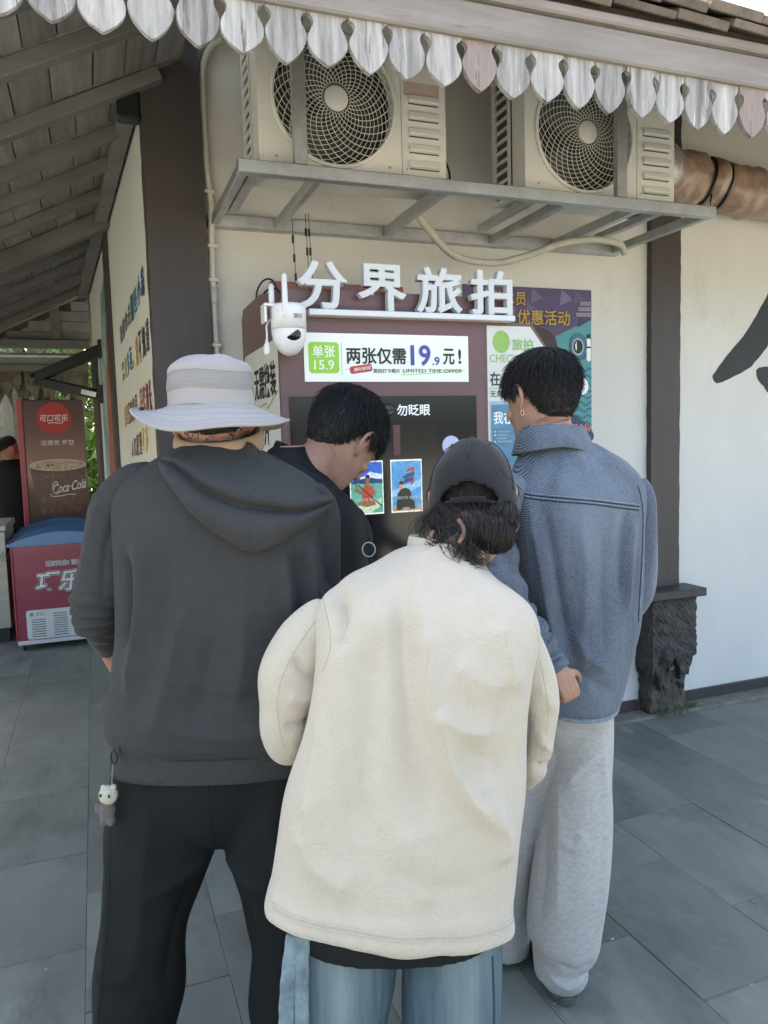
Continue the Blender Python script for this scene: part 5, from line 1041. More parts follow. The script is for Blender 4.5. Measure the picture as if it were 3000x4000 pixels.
def wear(m, centres, col, w_):
    """Whiskered fading down the middle of each trouser leg: pale patches that belong to the cloth."""
    n, l = m.node_tree.nodes, m.node_tree.links; p = n['Principled BSDF']; src = p.inputs['Base Color'].links[0].from_socket
    tc = n.new('ShaderNodeTexCoord'); sp_ = n.new('ShaderNodeSeparateXYZ'); l.new(tc.outputs['Object'], sp_.inputs[0]); nz = n.new('ShaderNodeTexNoise'); nz.inputs['Scale'].default_value = 16; nz.inputs['Detail'].default_value = 8; mpw = n.new('ShaderNodeMapping'); mpw.inputs['Scale'].default_value = (2.2, 1, .35); l.new(tc.outputs['Object'], mpw.inputs[0]); l.new(mpw.outputs[0], nz.inputs['Vector'])
    tot = None
    for c in centres:
        a = n.new('ShaderNodeMath'); a.operation = 'SUBTRACT'; l.new(sp_.outputs[0], a.inputs[0]); a.inputs[1].default_value = c
        b = n.new('ShaderNodeMath'); b.operation = 'ABSOLUTE'; l.new(a.outputs[0], b.inputs[0]); r = n.new('ShaderNodeMapRange'); r.interpolation_type = 'SMOOTHSTEP'; r.inputs[1].default_value = w_; r.inputs[2].default_value = 0; r.inputs[3].default_value = 0; r.inputs[4].default_value = 1; l.new(b.outputs[0], r.inputs[0])
        if tot is None: tot = r.outputs[0]
        else: q = n.new('ShaderNodeMath'); q.operation = 'MAXIMUM'; l.new(tot, q.inputs[0]); l.new(r.outputs[0], q.inputs[1]); tot = q.outputs[0]
    q = n.new('ShaderNodeMath'); q.operation = 'MULTIPLY'; l.new(tot, q.inputs[0]); l.new(nz.outputs[0], q.inputs[1]); q2 = n.new('ShaderNodeMath'); q2.operation = 'MULTIPLY'; q2.use_clamp = True; l.new(q.outputs[0], q2.inputs[0]); q2.inputs[1].default_value = .95
    mx = n.new('ShaderNodeMix'); mx.data_type = 'RGBA'; l.new(q2.outputs[0], mx.inputs[0]); l.new(src, mx.inputs[6]); mx.inputs[7].default_value = (*srgb(col), 1); l.new(mx.outputs[2], p.inputs['Base Color'])
wear(m_jean, (-.125, .095), '#93a19f', .075)
def denim_material():
    m = bpy.data.materials.new('herringbone_denim'); m.use_nodes = True; n, l = m.node_tree.nodes, m.node_tree.links; p = n['Principled BSDF']
    def mt(op, a, b=None, c=None):
        q = n.new('ShaderNodeMath'); q.operation = op
        for i, v in enumerate((a, b, c)):
            if v is None: continue
            if isinstance(v, (int, float)): q.inputs[i].default_value = v
            else: l.new(v, q.inputs[i])
        return q.outputs[0]
    tc = n.new('ShaderNodeTexCoord'); sp_ = n.new('ShaderNodeSeparateXYZ'); l.new(tc.outputs['Object'], sp_.inputs[0]); x, z = sp_.outputs[0], sp_.outputs[2]
    y = sp_.outputs[1]; xx = mt('ADD', x, mt('MULTIPLY', y, .35))
    tri = mt('ABSOLUTE', mt('SUBTRACT', mt('FRACT', mt('MULTIPLY', xx, 1/.024)), .5))
    st = mt('SINE', mt('MULTIPLY', mt('ADD', z, mt('MULTIPLY', tri, .024)), 2*math.pi/.0056))
    nz = n.new('ShaderNodeTexNoise'); nz.inputs['Scale'].default_value = 5; nz.inputs['Detail'].default_value = 6; mpn = n.new('ShaderNodeMapping'); mpn.inputs['Scale'].default_value = (1.6, 1.6, .5); l.new(tc.outputs['Object'], mpn.inputs[0]); l.new(mpn.outputs[0], nz.inputs['Vector'])
    n2 = n.new('ShaderNodeTexNoise'); n2.inputs['Scale'].default_value = 130; l.new(tc.outputs['Object'], n2.inputs['Vector'])
    fac = mt('ADD', mt('ADD', mt('MULTIPLY', st, .34), .5), mt('ADD', mt('MULTIPLY', mt('SUBTRACT', nz.outputs[0], .5), 1.25), mt('MULTIPLY', mt('SUBTRACT', n2.outputs[0], .5), .35)))
    rp = n.new('ShaderNodeValToRGB'); l.new(fac, rp.inputs[0]); rp.color_ramp.elements[0].position = .1; rp.color_ramp.elements[0].color = (*srgb('#2b3440'), 1); rp.color_ramp.elements[1].position = .9; rp.color_ramp.elements[1].color = (*srgb('#828d9a'), 1)
    l.new(rp.outputs[0], p.inputs['Base Color']); p.inputs['Roughness'].default_value = .85; p.inputs['Specular IOR Level'].default_value = .2; p.inputs['Sheen Weight'].default_value = .15
    bp = n.new('ShaderNodeBump'); bp.inputs['Strength'].default_value = .3; bp.inputs['Distance'].default_value = .001; l.new(st, bp.inputs['Height']); l.new(bp.outputs[0], p.inputs['Normal']); return m
m_denim = denim_material(); m_denims = cloth('denim_seam', '#7d8994', fibre=500, var=.3, scale=60)

# ================================================================== person in the lilac sun hat
def tilt_hem(V, z0, amt, t0, w_): k_ = np.clip((z0-V[:, 2])/.12+1, 0, 1); V[:, 2] += amt*(V[:, 0]-t0)/w_*k_; return V
p1 = Person('person in a charcoal hoodie and lilac sun hat with black trousers, back turned', -.37, 1.64)
H1 = head_matrix((-.366, 1.685, 1.578), -9, 6)
arm = lambda rows, k_=.62: limb([(a, b, c, d*k_) for a, b, c, d in rows])
body = head_parts(H1)+[loft([(z, tc, s_, ht*.7, hs*.65, e) for z, tc, s_, ht, hs, e in P1_torso]), arm(P1_sleeveL), arm(P1_sleeveR), limb(P1_forearm)]+hand(P1_forearm[-1][:3], (.25, .8, -.5), (-.9, .2, -.2), 1, .5, .95)+hand(P1_sleeveR[-1][:3], (-.2, .9, -.2), (.2, .1, 1), -1, .5, .95)
body += [limb([(a, b, c, d*.6) for a, b, c, d in L_], zmin=.04) for L_ in (P1_legL, P1_legR)]
V, F, N = fuse(body, .0052, 4); b1 = p1.add('body', V, F, m_skin); bv1 = bvh_of(V, F); face_bits(p1, H1, 1, m_hair)
hair_short(p1, bv1, H1, 1, m_hair, 500, 4, .004, nape=.02, length=.018, zmax=.02)
V, F, N = fuse([loft(P1_torso, 72, 90)], .0055, 7); V = drape(V, N, [(l_, a_*1.7, w_) for l_, a_, w_ in P1_folds], 2, .0034, 13, .0016); hd = p1.add('hoodie', V, F, m_hood); tv = bvh_of(V, F)
p1.seam(tv, P1_seams[0], m_rib, .0018, parent=hd, lift=-.0003)
# ribbed waistband
rb = [(z, tc, s_, ht+.0015, hs+.0015, e) for z, tc, s_, ht, hs, e in P1_torso[:3]]; rb[2] = (.888, *rb[2][1:])
V, F = loft(rb, 160, 14); p1.add('waistband', V, F, m_rib, True, hd)
# sleeves with bunched elbow
def bunch(V, rows, u0, u1, amp, n_):
    P = crom(np.array(rows, float)[:, :3], 80); d = ((V[:, None, :]-P[None, ::4, :])**2).sum(2); j = d.argmin(1)*4; u = j/79.; ax = P[np.minimum(j, 79)]; r_ = V-ax; L_ = np.linalg.norm(r_, axis=1)[:, None]+1e-9
    # continuous coordinate along the limb
    T_ = np.gradient(P, axis=0); T_ /= np.linalg.norm(T_, axis=1)[:, None]; du = (r_*T_[np.minimum(j, 79)]).sum(1)
    tot = np.linalg.norm(np.diff(P, axis=0), axis=1).sum(); uu = u+du/tot; k_ = np.clip((uu-u0)/.08, 0, 1)*np.clip((u1-uu)/.08, 0, 1); ang = np.arctan2(V[:, 1]-ax[:, 1], V[:, 0]-ax[:, 0])
    return V+r_/L_*(amp*k_*np.sin((uu*n_+.22*np.sin(ang*1+uu*9)+.12*np.sin(ang*3))*2*math.pi))[:, None]
V, F, N = fuse([limb(P1_sleeveL, 28)], .005, 5); V = drape(V, N, [([(-.60, 1.42), (-.625, 1.33), (-.640, 1.24)], .006, .012), ([(-.56, 1.40), (-.585, 1.30), (-.59, 1.20)], -.007, .012)], 5, .0025, 20, .0028, (.6, .6, 1)); V = bunch(V, P1_sleeveL, .66, 1.1, .0055, 14); p1.add('sleeve', V, F, m_hood)
V, F, N = fuse([limb(P1_sleeveLfore, 28)], .0045, 3); V = bunch(V, P1_sleeveLfore, .0, .75, .0035, 7); p1.add('cuff', V, F, m_rib)
V, F, N = fuse([limb(P1_sleeveR, 28)], .005, 5); V = drape(V, N, [], 6, .002, 22); p1.add('sleeve', V, F, m_hood)
# hood lying on the back, folded over to the right
def hood():
    a_, b_, c_, d_ = [crom(q, 60) for q in (P1_hood_neck, P1_hood_rim, P1_hood_mid, P1_hood_bot)]; V = []; rows_ = []
    for k0, k1, prof in ((a_, b_, [(u, .012+.022*u) for u in np.linspace(0, .95, 10)]), (b_, c_, [(u, .034+.016*math.sin(math.pi*min(1, u*1.25))-.012*max(0, u-.7)/.3) for u in np.linspace(0, .97, 12)]), (c_, d_, [(u, .022+.030*math.sin(math.pi*(u**.75)*.86+.2)) for u in np.linspace(0, .93, 14)]+[(.985, .020), (1.0, .004), (.99, -.02)])):
        for u, h in prof: rows_.append((k0*(1-u)+k1*u, h))
    for Q, h in rows_:
        for i, (t, z) in enumerate(Q):
            e = math.sin(math.pi*np.clip(i/59, .0, 1)); k_ = min(1, e*3)**.7; hit = tv.ray_cast(Vector((t, .6, z)), Vector((0, 1, 0))); s_ = hit[0].y if hit[0] is not None and hit[0].y < 1.72 else 1.60
            V.append((t, s_, z, (h*k_ if h > 0 else h)))
    V = np.array(V); nr = len(rows_); S = V[:, 1].reshape(nr, 60)
    for _ in range(6): S[1:-1] = (S[:-2]+2*S[1:-1]+S[2:])/4; S[:, 1:-1] = (S[:, :-2]+2*S[:, 1:-1]+S[:, 2:])/4
    V[:, 1] = S.ravel()-V[:, 3]; V = V[:, :3]
    V[:, 1] += .0016*np.sin(V[:, 0]*70+V[:, 2]*40)+.0012*np.sin(V[:, 0]*130-V[:, 2]*60)
    return V, [(i*60+j, i*60+j+1, (i+1)*60+j+1, (i+1)*60+j) for i in range(nr-1) for j in range(59)]
V, F = hood(); ho = p1.add('hood', V, F, m_hood, True, hd); hv = bvh_of(V, F)
p1.seam(hv, [(-.262, 1.440), (-.255, 1.40), (-.262, 1.35), (-.268, 1.318)], m_rib, .0012, parent=ho)
p1.seam(hv, [(-.305, 1.52), (-.300, 1.49), (-.298, 1.465)], m_rib, .0010, parent=ho)
for dz in (.006, -.004): p1.seam(hv, [(t, z-.016+dz) for t, z in P1_hood_rim[1:7]], m_rib, .0007, parent=ho)
# tan undershirt collar
col = [(-.352+.088*math.cos(a), 1.672+.085*math.sin(a), 1.530+.010*math.sin(a)) for a in np.linspace(0, 2*math.pi, 48, endpoint=False)]
V, F = sweep(col, .010, 12, closed=True); V[:, 2] = 1.530+(V[:, 2]-1.530)*2.3; p1.add('shirt_collar', V, F, cloth('tan_rib_cotton', '#a98a72', fibre=200))
V, F, N = fuse([limb(L_, 30, zmin=.03) for L_ in (P1_legL, P1_legR)]+[loft([(.655, -.376, 1.63, .03, .04, 2), (.69, -.376, 1.632, .11, .08, 2.2), (.73, -.376, 1.635, .18, .105, 2.4), (.80, -.376, 1.635, .215, .12, 2.4), (.93, -.372, 1.64, .20, .12, 2.4)], 40, 20)], .007, 8); V = drape(V, N, [([(-.385, .66), (-.44, .62), (-.52, .60)], .010, .016), ([(-.37, .66), (-.31, .61), (-.24, .60)], .010, .016), ([(-.40, .62), (-.47, .50), (-.50, .35)], -.009, .016), ([(-.60, .75), (-.615, .5), (-.64, .25)], .008, .02), ([(-.33, .6), (-.30, .45), (-.29, .3)], -.009, .016), ([(-.55, .42), (-.60, .40), (-.65, .41)], .007, .014), ([(-.5, .8), (-.52, .6), (-.56, .4)], .008, .02), ([(-.25, .8), (-.24, .6), (-.22, .4)], .008, .02)], 8, .0035, 12, .0035); tr1 = p1.add('trousers', V, F, m_blkcloth); tb1 = bvh_of(V, F); p1.seam(tb1, [(-.375, .86), (-.376, .75), (-.377, .67)], m_blkcloth, .0012, parent=tr1); p1.seam(tb1, [(-.585, .82), (-.60, .6), (-.625, .4), (-.65, .26)], m_blkcloth, .0011, parent=tr1); feet(p1, ((-.62, 1.66, -12), (-.24, 1.66, 12)), m_blkjac)
# sun hat
def hat():
    n = 96; a = np.arange(n)/n*2*math.pi; cx, cs = -.3655, 1.672; V = []; 
    def ring(rx, ry, z): V.append(np.stack([cx+rx*np.cos(a), cs+ry*np.sin(a), z], 1))
    left = np.clip(-np.cos(a), 0, 1)**3; right = np.clip(np.cos(a), 0, 1)**3
    for u in np.linspace(0, 1, 9):
        rx = .0905+.0735*u; z = 1.609-.050*u**1.1+left*(.052*u**1.6)+right*(.014*u**2)+.003*np.sin(a*5+1)*u; ring(rx, rx*1.08, z)
    return V, a, cx, cs
Vb, a, cx, cs = hat(); n = 96; Vt = np.concatenate(Vb); Vl = Vt.copy(); Vl[:, 2] -= .0035
F = [(i*n+q, i*n+(q+1) % n, (i+1)*n+(q+1) % n, (i+1)*n+q) for i in range(8) for q in range(n)]; F += [(9*n+i*n+q, 9*n+(i+1)*n+q, 9*n+(i+1)*n+(q+1) % n, 9*n+i*n+(q+1) % n) for i in range(8) for q in range(n)]; F += [(8*n+q, 8*n+(q+1) % n, 17*n+(q+1) % n, 17*n+q) for q in range(n)]
ht_ = part('sun_hat', p1.o); br_ = p1.add('brim', np.vstack([Vt, Vl]), F, m_hat, True, ht_)
for i in (2, 4, 6, 7): p1.add('stitching', *sweep(Vb[i]+np.array((0, 0, .0001)), .0006, 4, closed=True), cloth('hat_stitch', '#9c9795', fibre=300), True, ht_)
p1.add('brim_edge', *sweep(Vb[8]+np.array((0, 0, -.0017)), .0032, 8, closed=True), m_hat, True, ht_)
prof = [(.0915, 1.607), (.0895, 1.622), (.0890, 1.640), (.0905, 1.6405), (.0915, 1.655), (.0900, 1.676), (.0885, 1.677), (.083, 1.692), (.068, 1.704), (.045, 1.711), (.02, 1.714), (.001, 1.7145)]
def crown(pr, f_):
    V = []; 
    for i, (r_, z) in enumerate(crom(pr, 26)):
        w_ = 1+.012*np.sin(a*7+z*90)*np.clip((1.70-z)/.05, 0, 1); V.append(np.stack([cx+r_*np.cos(a)*w_, cs+r_*1.10*np.sin(a)*w_, z+.0025*np.sin(a*3+r_*80)+np.zeros(n)], 1))
    k = len(V); return np.concatenate(V), [(i*n+q, i*n+(q+1) % n, (i+1)*n+(q+1) % n, (i+1)*n+q) for i in range(k-1) for q in range(n)]
m_mesh = M('hat_mesh_fabric', '#9d9ca4', .9, var=.02, scale=10)
nn, ll = m_mesh.node_tree.nodes, m_mesh.node_tree.links
tcx = nn.new('ShaderNodeTexCoord'); spx = nn.new('ShaderNodeSeparateXYZ'); ll.new(tcx.outputs['Object'], spx.inputs[0])
def mth(op, *ab):
    q = nn.new('ShaderNodeMath'); q.operation = op
    for i, v in enumerate(ab):
        if isinstance(v, (int, float)): q.inputs[i].default_value = v
        else: ll.new(v, q.inputs[i])
    return q.outputs[0]
an = mth('ARCTAN2', mth('SUBTRACT', spx.outputs[1], cs-1.64), mth('SUBTRACT', spx.outputs[0], cx+.37)); hole = mth('MULTIPLY', mth('SINE', mth('MULTIPLY', an, 130.)), mth('SINE', mth('MULTIPLY', spx.outputs[2], 2*math.pi/.0050)))
rq = nn.new('ShaderNodeValToRGB'); ll.new(hole, rq.inputs[0]); rq.color_ramp.elements[0].position = .05; rq.color_ramp.elements[0].color = (*srgb('#a09b98'), 1); rq.color_ramp.elements[1].position = .45; rq.color_ramp.elements[1].color = (*srgb('#55565c'), 1); ll.new(rq.outputs[0], nn['Principled BSDF'].inputs['Base Color'])
V, F = crown([q for q in prof if q[1] <= 1.6402], 0); V[:, 2] += .0; p1.add('hat_band', V, F, m_hat, True, ht_)
V, F = crown([(.0890, 1.639), (.0912, 1.652), (.0898, 1.668), (.0880, 1.679)], 0); p1.add('mesh_band', V, F, m_mesh, True, ht_)
V, F = crown([(.0893, 1.677), (.0865, 1.688), (.078, 1.699), (.060, 1.708), (.04, 1.7125), (.02, 1.714), (.001, 1.7145)], 0); p1.add('crown', V, F, m_hat, True, ht_)
p1.add('snap_button', *ball((-.503, 1.63, 1.605), (.006, .005, .004), 12, 8), M('dark_brass', '#4a3d33', .35, metal=.8), True, ht_)
p1.add('eyelet', *ball((-.449, 1.64, 1.664), (.003, .004, .004), 10, 6), M('dark_brass', '#4a3d33', .35, metal=.8), True, ht_)
p1.add('glasses_arm', *sweep([(-.452, 1.72, 1.590), (-.448, 1.69, 1.588), (-.443, 1.66, 1.575)], .0022, 6), m_black)
# soft toy on a chain at the hip
kc = thing('plush_keychain', 'small grey and cream plush toy hanging on a chain beside the black trousers', 'keychain', (0, 0, 0)); kc.location = p1.o.location; kc.rotation_euler = p1.o.rotation_euler
class _K: pass
kp = Person.__new__(Person); kp.t0, kp.s0, kp.o = -.37, 1.64, kc
kp.add('strap', *bar((-.552, 1.53, .955), (-.562, 1.525, .885), .010, .004), m_black, False)
kp.add('clasp', *sweep([(-.566+.006*math.cos(q), 1.52, .895+.014*math.sin(q)) for q in np.linspace(0, 2*math.pi, 16, endpoint=False)], .0022, 6, closed=True), m_black)
kp.add('chain', *cat(*[ball((-.566-.0007*i, 1.515, .880-.0052*i), .0024, 8, 6) for i in range(9)]), M('steel_chain', '#8b8b88', .3, metal=.9))
V, F, N = fuse([ball((-.580, 1.515, .818), (.019, .017, .020)), ball((-.589, 1.515, .834), (.006, .006, .006)), ball((-.568, 1.515, .835), (.006, .006, .006))], .0022, 3); kp.add('toy_head', V+N*rng.normal(0, .0006, len(V))[:, None], F, cloth('cream_plush', '#bdb8a5', fibre=700, bump=.9))
V, F, N = fuse([ball((-.585, 1.515, .785), (.0165, .015, .022)), ball((-.591, 1.512, .765), (.008, .010, .012)), ball((-.577, 1.512, .765), (.008, .010, .012)), ball((-.603, 1.512, .792), (.006, .006, .012))], .0022, 3); kp.add('toy_body', V+N*rng.normal(0, .0006, len(V))[:, None], F, cloth('grey_plush', '#6b6561', fibre=700, bump=.9))
for x, z in ((-.5905, .824), (-.573, .822)): kp.add('toy_eye', *ball((x, 1.4995, z), (.0025, .002, .004), 8, 6), m_black)

# ================================================================== person in black leaning towards the screen
p2 = Person('person with short black hair in a black jacket leaning in towards the kiosk screen', -.22, 2.19)
H2 = head_matrix((-.112, 2.19, 1.532), 31, 46, 16)
body = head_parts(H2, 1.10, False)+[loft([(z, tc, s_, ht*.8, hs*.8, e) for z, tc, s_, ht, hs, e in P2_torso]), arm(P2_armL), arm(P2_armR), limb([(-.215, 2.165, 1.43, .065), (-.175, 2.17, 1.475, .062), (-.13, 2.175, 1.525, .060)], 24)]+hand(P2_armR[-1][:3], (.1, .9, .1), (.2, -.1, 1), 1, .5)+hand(P2_armL[-1][:3], (.1, .9, .1), (.2, -.1, 1), -1, .5)+[limb([(-.31, 2.2, .85, .075), (-.32, 2.2, .45, .055), (-.32, 2.2, .06, .04)]), limb([(-.14, 2.2, .85, .075), (-.13, 2.2, .45, .055), (-.13, 2.2, .06, .04)])]
V, F, N = fuse(body, .0052, 4); p2.add('body', V, F, m_skin); bv2 = bvh_of(V, F); face_bits(p2, H2, 1.1, m_hair)
hair_short(p2, bv2, H2, 1.10, m_hair, 6000, 11, .018, length=.05, lean=(.15, .35, .25))
V, F, N = fuse([loft(P2_torso, 60, 60), limb(P2_armL, 24), limb(P2_armR, 24)], .006, 6); V = drape(V, N, [], 12, .003, 16); jk = p2.add('jacket', V, F, m_blkjac)
# loose turned-down collar round the neck
def collar(P, c, rx, ry, zb, zt, flare, mat, par, ax=(0, 0), gap=60, th=.004, drop=0, name='collar', n=60, tip=0):
    a = np.linspace(R(-90-180+gap/2), R(90-gap/2), n)  # open at the front
    rows_ = []
    for k_, (r_, z) in enumerate(((1.0, zb), (1.02, zt-.006), (1.05, zt), (1.10, zt-.006), (1.10+flare*.5, (zt+zb)/2-drop*.5), (1.10+flare, zb-drop), (1.08+flare, zb-drop-.003), (1.06+flare*.6, (zt+zb)/2-drop*.5-.004))):
        rows_.append(np.stack([c[0]+rx*r_*np.cos(a), c[1]+ry*r_*np.sin(a), z+ax[0]*np.cos(a)*rx+ax[1]*np.sin(a)*ry-tip*np.abs(np.cos(a))*(k_ in (5, 6))], 1))
    V = np.concatenate(rows_); return P.add(name, V, [(i*n+j, i*n+j+1, (i+1)*n+j+1, (i+1)*n+j) for i in range(len(rows_)-1) for j in range(n-1)], mat, True, par)
collar(p2, (-.215, 2.165), .078, .078, 1.425, 1.475, .42, m_blkjac, jk, ax=(-.75, .1), drop=.03)
p2.add('pull_ring', *sweep([(-.044+.0175*math.cos(q), 2.065, 1.232+.0195*math.sin(q)) for q in np.linspace(0, 2*math.pi, 28, endpoint=False)], .0016, 6, closed=True), M('white_metal_ring', '#c9d2cf', .3, metal=.3), True, jk)
V, F, N = fuse([limb([(-.31, 2.2, .92, .10), (-.32, 2.2, .45, .085), (-.32, 2.2, .05, .075)]), limb([(-.14, 2.2, .92, .10), (-.13, 2.2, .45, .085), (-.13, 2.2, .05, .075)])], .008, 6); p2.add('trousers', V, F, m_blkcloth); feet(p2, ((-.32, 2.2, -8), (-.13, 2.2, 14)), m_blkjac)

# ================================================================== person in the denim jacket
p3 = Person('person in a blue herringbone denim jacket and pale grey sweatpants beside the kiosk wing', .46, 2.03)
H3 = head_matrix((.430, 2.075, 1.620), -32, 15, 2)
body = head_parts(H3, 1.0, False)+[loft([(z, tc, s_, ht*.7, hs*.65, e) for z, tc, s_, ht, hs, e in P3_torso]), arm(P3_sleeveL), arm(P3_sleeveR), limb([(.455, 2.05, 1.46, .062), (.450, 2.048, 1.51, .060), (.442, 2.045, 1.56, .058)], 24)]+hand((P3_sleeveL[-1][0]+.004, 1.845, P3_sleeveL[-1][2]), (.42, -.05, -.9), (.35, -1, .1), -1, .95, .70)+hand(P3_sleeveR[-1][:3], (-.2, .9, -.2), (.2, .1, 1), -1, .6, .9)+[limb([(a, b, c, d*.6) for a, b, c, d in L_], zmin=.05) for L_ in (P3_legL, P3_legR)]
V, F, N = fuse(body, .0040, 3); p3.add('body', V, F, m_skin); bv3 = bvh_of(V, F); face_bits(p3, H3, 1.0, m_hair)
hair_short(p3, bv3, H3, 1.0, m_hair, 7500, 21, .0155, length=.048, whorl=(.012, -.045, .108))
V, F, N = fuse([loft(P3_torso, 72, 80)], .0055, 6); V = drape(V, N, [(l_, a_*1.5, w_) for l_, a_, w_ in P3_folds], 22, .0022, 15, .0012); dj = p3.add('jacket', V, F, m_denim); dv = bvh_of(V, F)
m_indigo = cloth('indigo_groove', '#252c36', fibre=500)
for L_ in P3_seams:
    p3.seam(dv, L_, m_denims, .0018, parent=dj, lift=.0006); p3.seam(dv, [(t, z-.0045) for t, z in L_] if abs(L_[0][1]-L_[-1][1]) < .1 else [(t-.0045, z) for t, z in L_], m_indigo, .0016, parent=dj, lift=.0001)
hem = [(.52+.146*math.cos(a), 2.03+.128*math.sin(a)) for a in np.linspace(0, 2*math.pi, 80, endpoint=False)]
zr = P3_torso[0]
def se(c, e): return np.sign(c)*abs(c)**(2/e)
p3.add('hem', *sweep([(zr[1]+zr[3]*se(math.cos(a), 2.4)*1.005, zr[2]+zr[4]*se(math.sin(a), 2.4)*1.005, zr[0]+.006+.012*math.cos(a)**2) for a in np.linspace(0, 2*math.pi, 90, endpoint=False)], .0055, 8, closed=True), m_denims, True, dj)
V, F, N = fuse([limb(P3_sleeveR, 28)], .005, 5); V = drape(V, N, [([(.705, 1.38), (.715, 1.25), (.705, 1.12)], .004, .012)], 23, .002, 20); p3.add('sleeve', V, F, m_denim)
V, F, N = fuse([limb(P3_sleeveL, 28)], .005, 4); V = drape(V, N, [], 24, .0018, 22); V = bunch(V, P3_sleeveL, .12, .98, .0052, 9); sl_ = p3.add('sleeve', V, F, m_denim)
c_ = P3_sleeveL[-1]; p3.add('cuff', *sweep([((P3_sleeveL[-2][0]+c_[0])/2, 1.855, (P3_sleeveL[-2][2]+c_[2])/2), (c_[0]+.004, 1.849, c_[2]-.004)], (.034, .031), 24), m_denim, True, sl_)
collar(p3, (.452, 2.045), .079, .082, 1.497, 1.543, .27, m_denim, dj, ax=(-.05, -.12), drop=.008, gap=70, tip=.014)
p3.add('earring', *sweep([(.362+.004*math.cos(q), 1.985, 1.585+.007*math.sin(q)) for q in np.linspace(0, 2*math.pi, 16, endpoint=False)], .0009, 6, closed=True), M('silver', '#c9c9c9', .2, metal=1))
V, F, N = fuse([limb(P3_legR, 28, zmin=.02), limb(P3_legL, 28, zmin=.02), loft([(.66, .48, 2.04, .04, .05, 2), (.74, .49, 2.035, .098, .085, 2.2), (.92, .51, 2.03, .10, .10, 2.3)], 36, 14)], .0055, 5)
V = drape(V, N, [([(.555, .76), (.560, .55), (.548, .35), (.53, .2)], .006, .014), ([(.40, .58), (.395, .4), (.375, .22)], -.007, .014), ([(.44, .62), (.43, .45), (.42, .25)], .006, .016), ([(.56, .70), (.50, .66), (.45, .60)], .008, .016), ([(.42, .15), (.47, .125), (.52, .145)], -.010, .010), ([(.40, .10), (.45, .075), (.50, .095)], .010, .012), ([(.50, .50), (.47, .46), (.43, .47)], .006, .015)], 25, .0028, 15)
V[:, 2] = np.maximum(V[:, 2], .022); p3.add('sweatpants', V, F, m_sweat); feet(p3, ((.448, 2.01, -6), (.31, 2.17, -10)), M('grey_green_shoe', '#5c625a', .7, var=.1))

# ================================================================== person in the cream fleece, nearest the camera
p4 = Person('person in an oversized cream fleece jacket, black cap and jeans, nearest and bending forward', .03, 1.38)
H4 = head_matrix((.187, 1.605, 1.388), 12, 24, 0)
body = head_parts(H4, .97, False)+[loft([(z, tc, s_+.02, ht*.66, hs*.55, e) for z, tc, s_, ht, hs, e in P4_torso]), arm(P4_sleeveL, .55), arm(P4_sleeveR, .5), limb([(.115, 1.515, 1.27, .054), (.14, 1.545, 1.32, .050), (.17, 1.58, 1.37, .050)], 22)]+hand(P4_sleeveL[-1][:3], (.2, .9, .1), (-.3, 0, 1), 1, .4, .9)+hand(P4_sleeveR[-1][:3], (-.2, .9, .1), (.3, 0, 1), -1, .4, .9)+[limb([(a, b, c, d*.72) for a, b, c, d in L_], zmin=.05) for L_ in (P4_legL, P4_legR)]
V, F, N = fuse(body, .0052, 4); p4.add('body', V, F, m_skin); bv4 = bvh_of(V, F); face_bits(p4, H4, .97, m_hairb)
hair_short(p4, bv4, H4, .97, m_hairb, 3000, 31, .006, length=.045, zmax=.05, nape=-.035)
V, F, N = fuse([loft(P4_torso, 80, 110)], .005, 8)
hemk = np.clip((.80-V[:, 2])/.16, 0, 1); V[:, 2] += hemk*(-.022*np.clip((V[:, 0]-.02)/.22, -1, 1)+.018*np.clip((1.36-V[:, 1])/.13, -1, 1))
V = drape(V, N, [(l_, a_*1.75, w_) for l_, a_, w_ in P4_folds], 32, .0032, 12, .0013); fj = p4.add('fleece_jacket', V, F, m_cream); cv = bvh_of(V, F)
_zs = lambda t, o_: .634+o_-.022*np.clip((t-.02)/.22, -1, 1)+.018*max(0, 1-abs(t/.235)**2.6)**(1/2.6)
P4_seams[0] = [(t, _zs(t, .040)) for t in np.linspace(-.218, .218, 14)]; P4_seams[1] = [(t, _zs(t, .033)) for t in np.linspace(-.218, .218, 14)]
for i, L_ in enumerate(P4_seams): p4.seam(cv, L_, m_creamseam if i > 1 else m_cream, .0012 if i > 1 else .0020, parent=fj, lift=-.0002 if i > 1 else .0004)
for rows_, sd, L_ in ((P4_sleeveL, 33, P4_sl_seam), (P4_sleeveR, 34, P4_slR_seam)):
    V, F, N = fuse([limb(rows_, 30)], .005, 6)
    fl = [([(-.175, 1.135), (-.15, 1.10), (-.125, 1.085)], -.010, .010), ([(-.20, 1.0), (-.165, 1.0), (-.14, 1.01)], -.008, .010), ([(-.19, 1.06), (-.16, 1.05), (-.13, 1.055)], .010, .014)] if sd == 33 else [([(.28, .96), (.30, .93), (.315, .93)], .008, .012), ([(.275, .90), (.295, .885), (.31, .90)], -.011, .012), ([(.28, 1.06), (.30, 1.03), (.315, 1.0)], .006, .012)]
    V = drape(V, N, fl, sd, .003, 17, .0018, (.7, .7, .8)); q = p4.add('sleeve', V, F, m_cream); p4.seam(bvh_of(V, F), L_, m_creamseam, .0010, parent=q, lift=-.0002)
collar(p4, (.122, 1.540), .068, .066, 1.275, 1.324, .10, m_cream, fj, ax=(-.12, -.05), gap=30, drop=.004)
V, F, N = fuse([loft([(.612, .004, 1.36, .190, .112, 2.3), (.66, .002, 1.36, .200, .118, 2.3), (.78, .01, 1.37, .19, .11, 2.3)], 60, 20)], .006, 5); V[:, 2] += .016*np.clip((1.36-V[:, 1])/.13, -1, 1)*0-.0*V[:, 0]; p4.add('shirt', V, F, m_blkcloth)
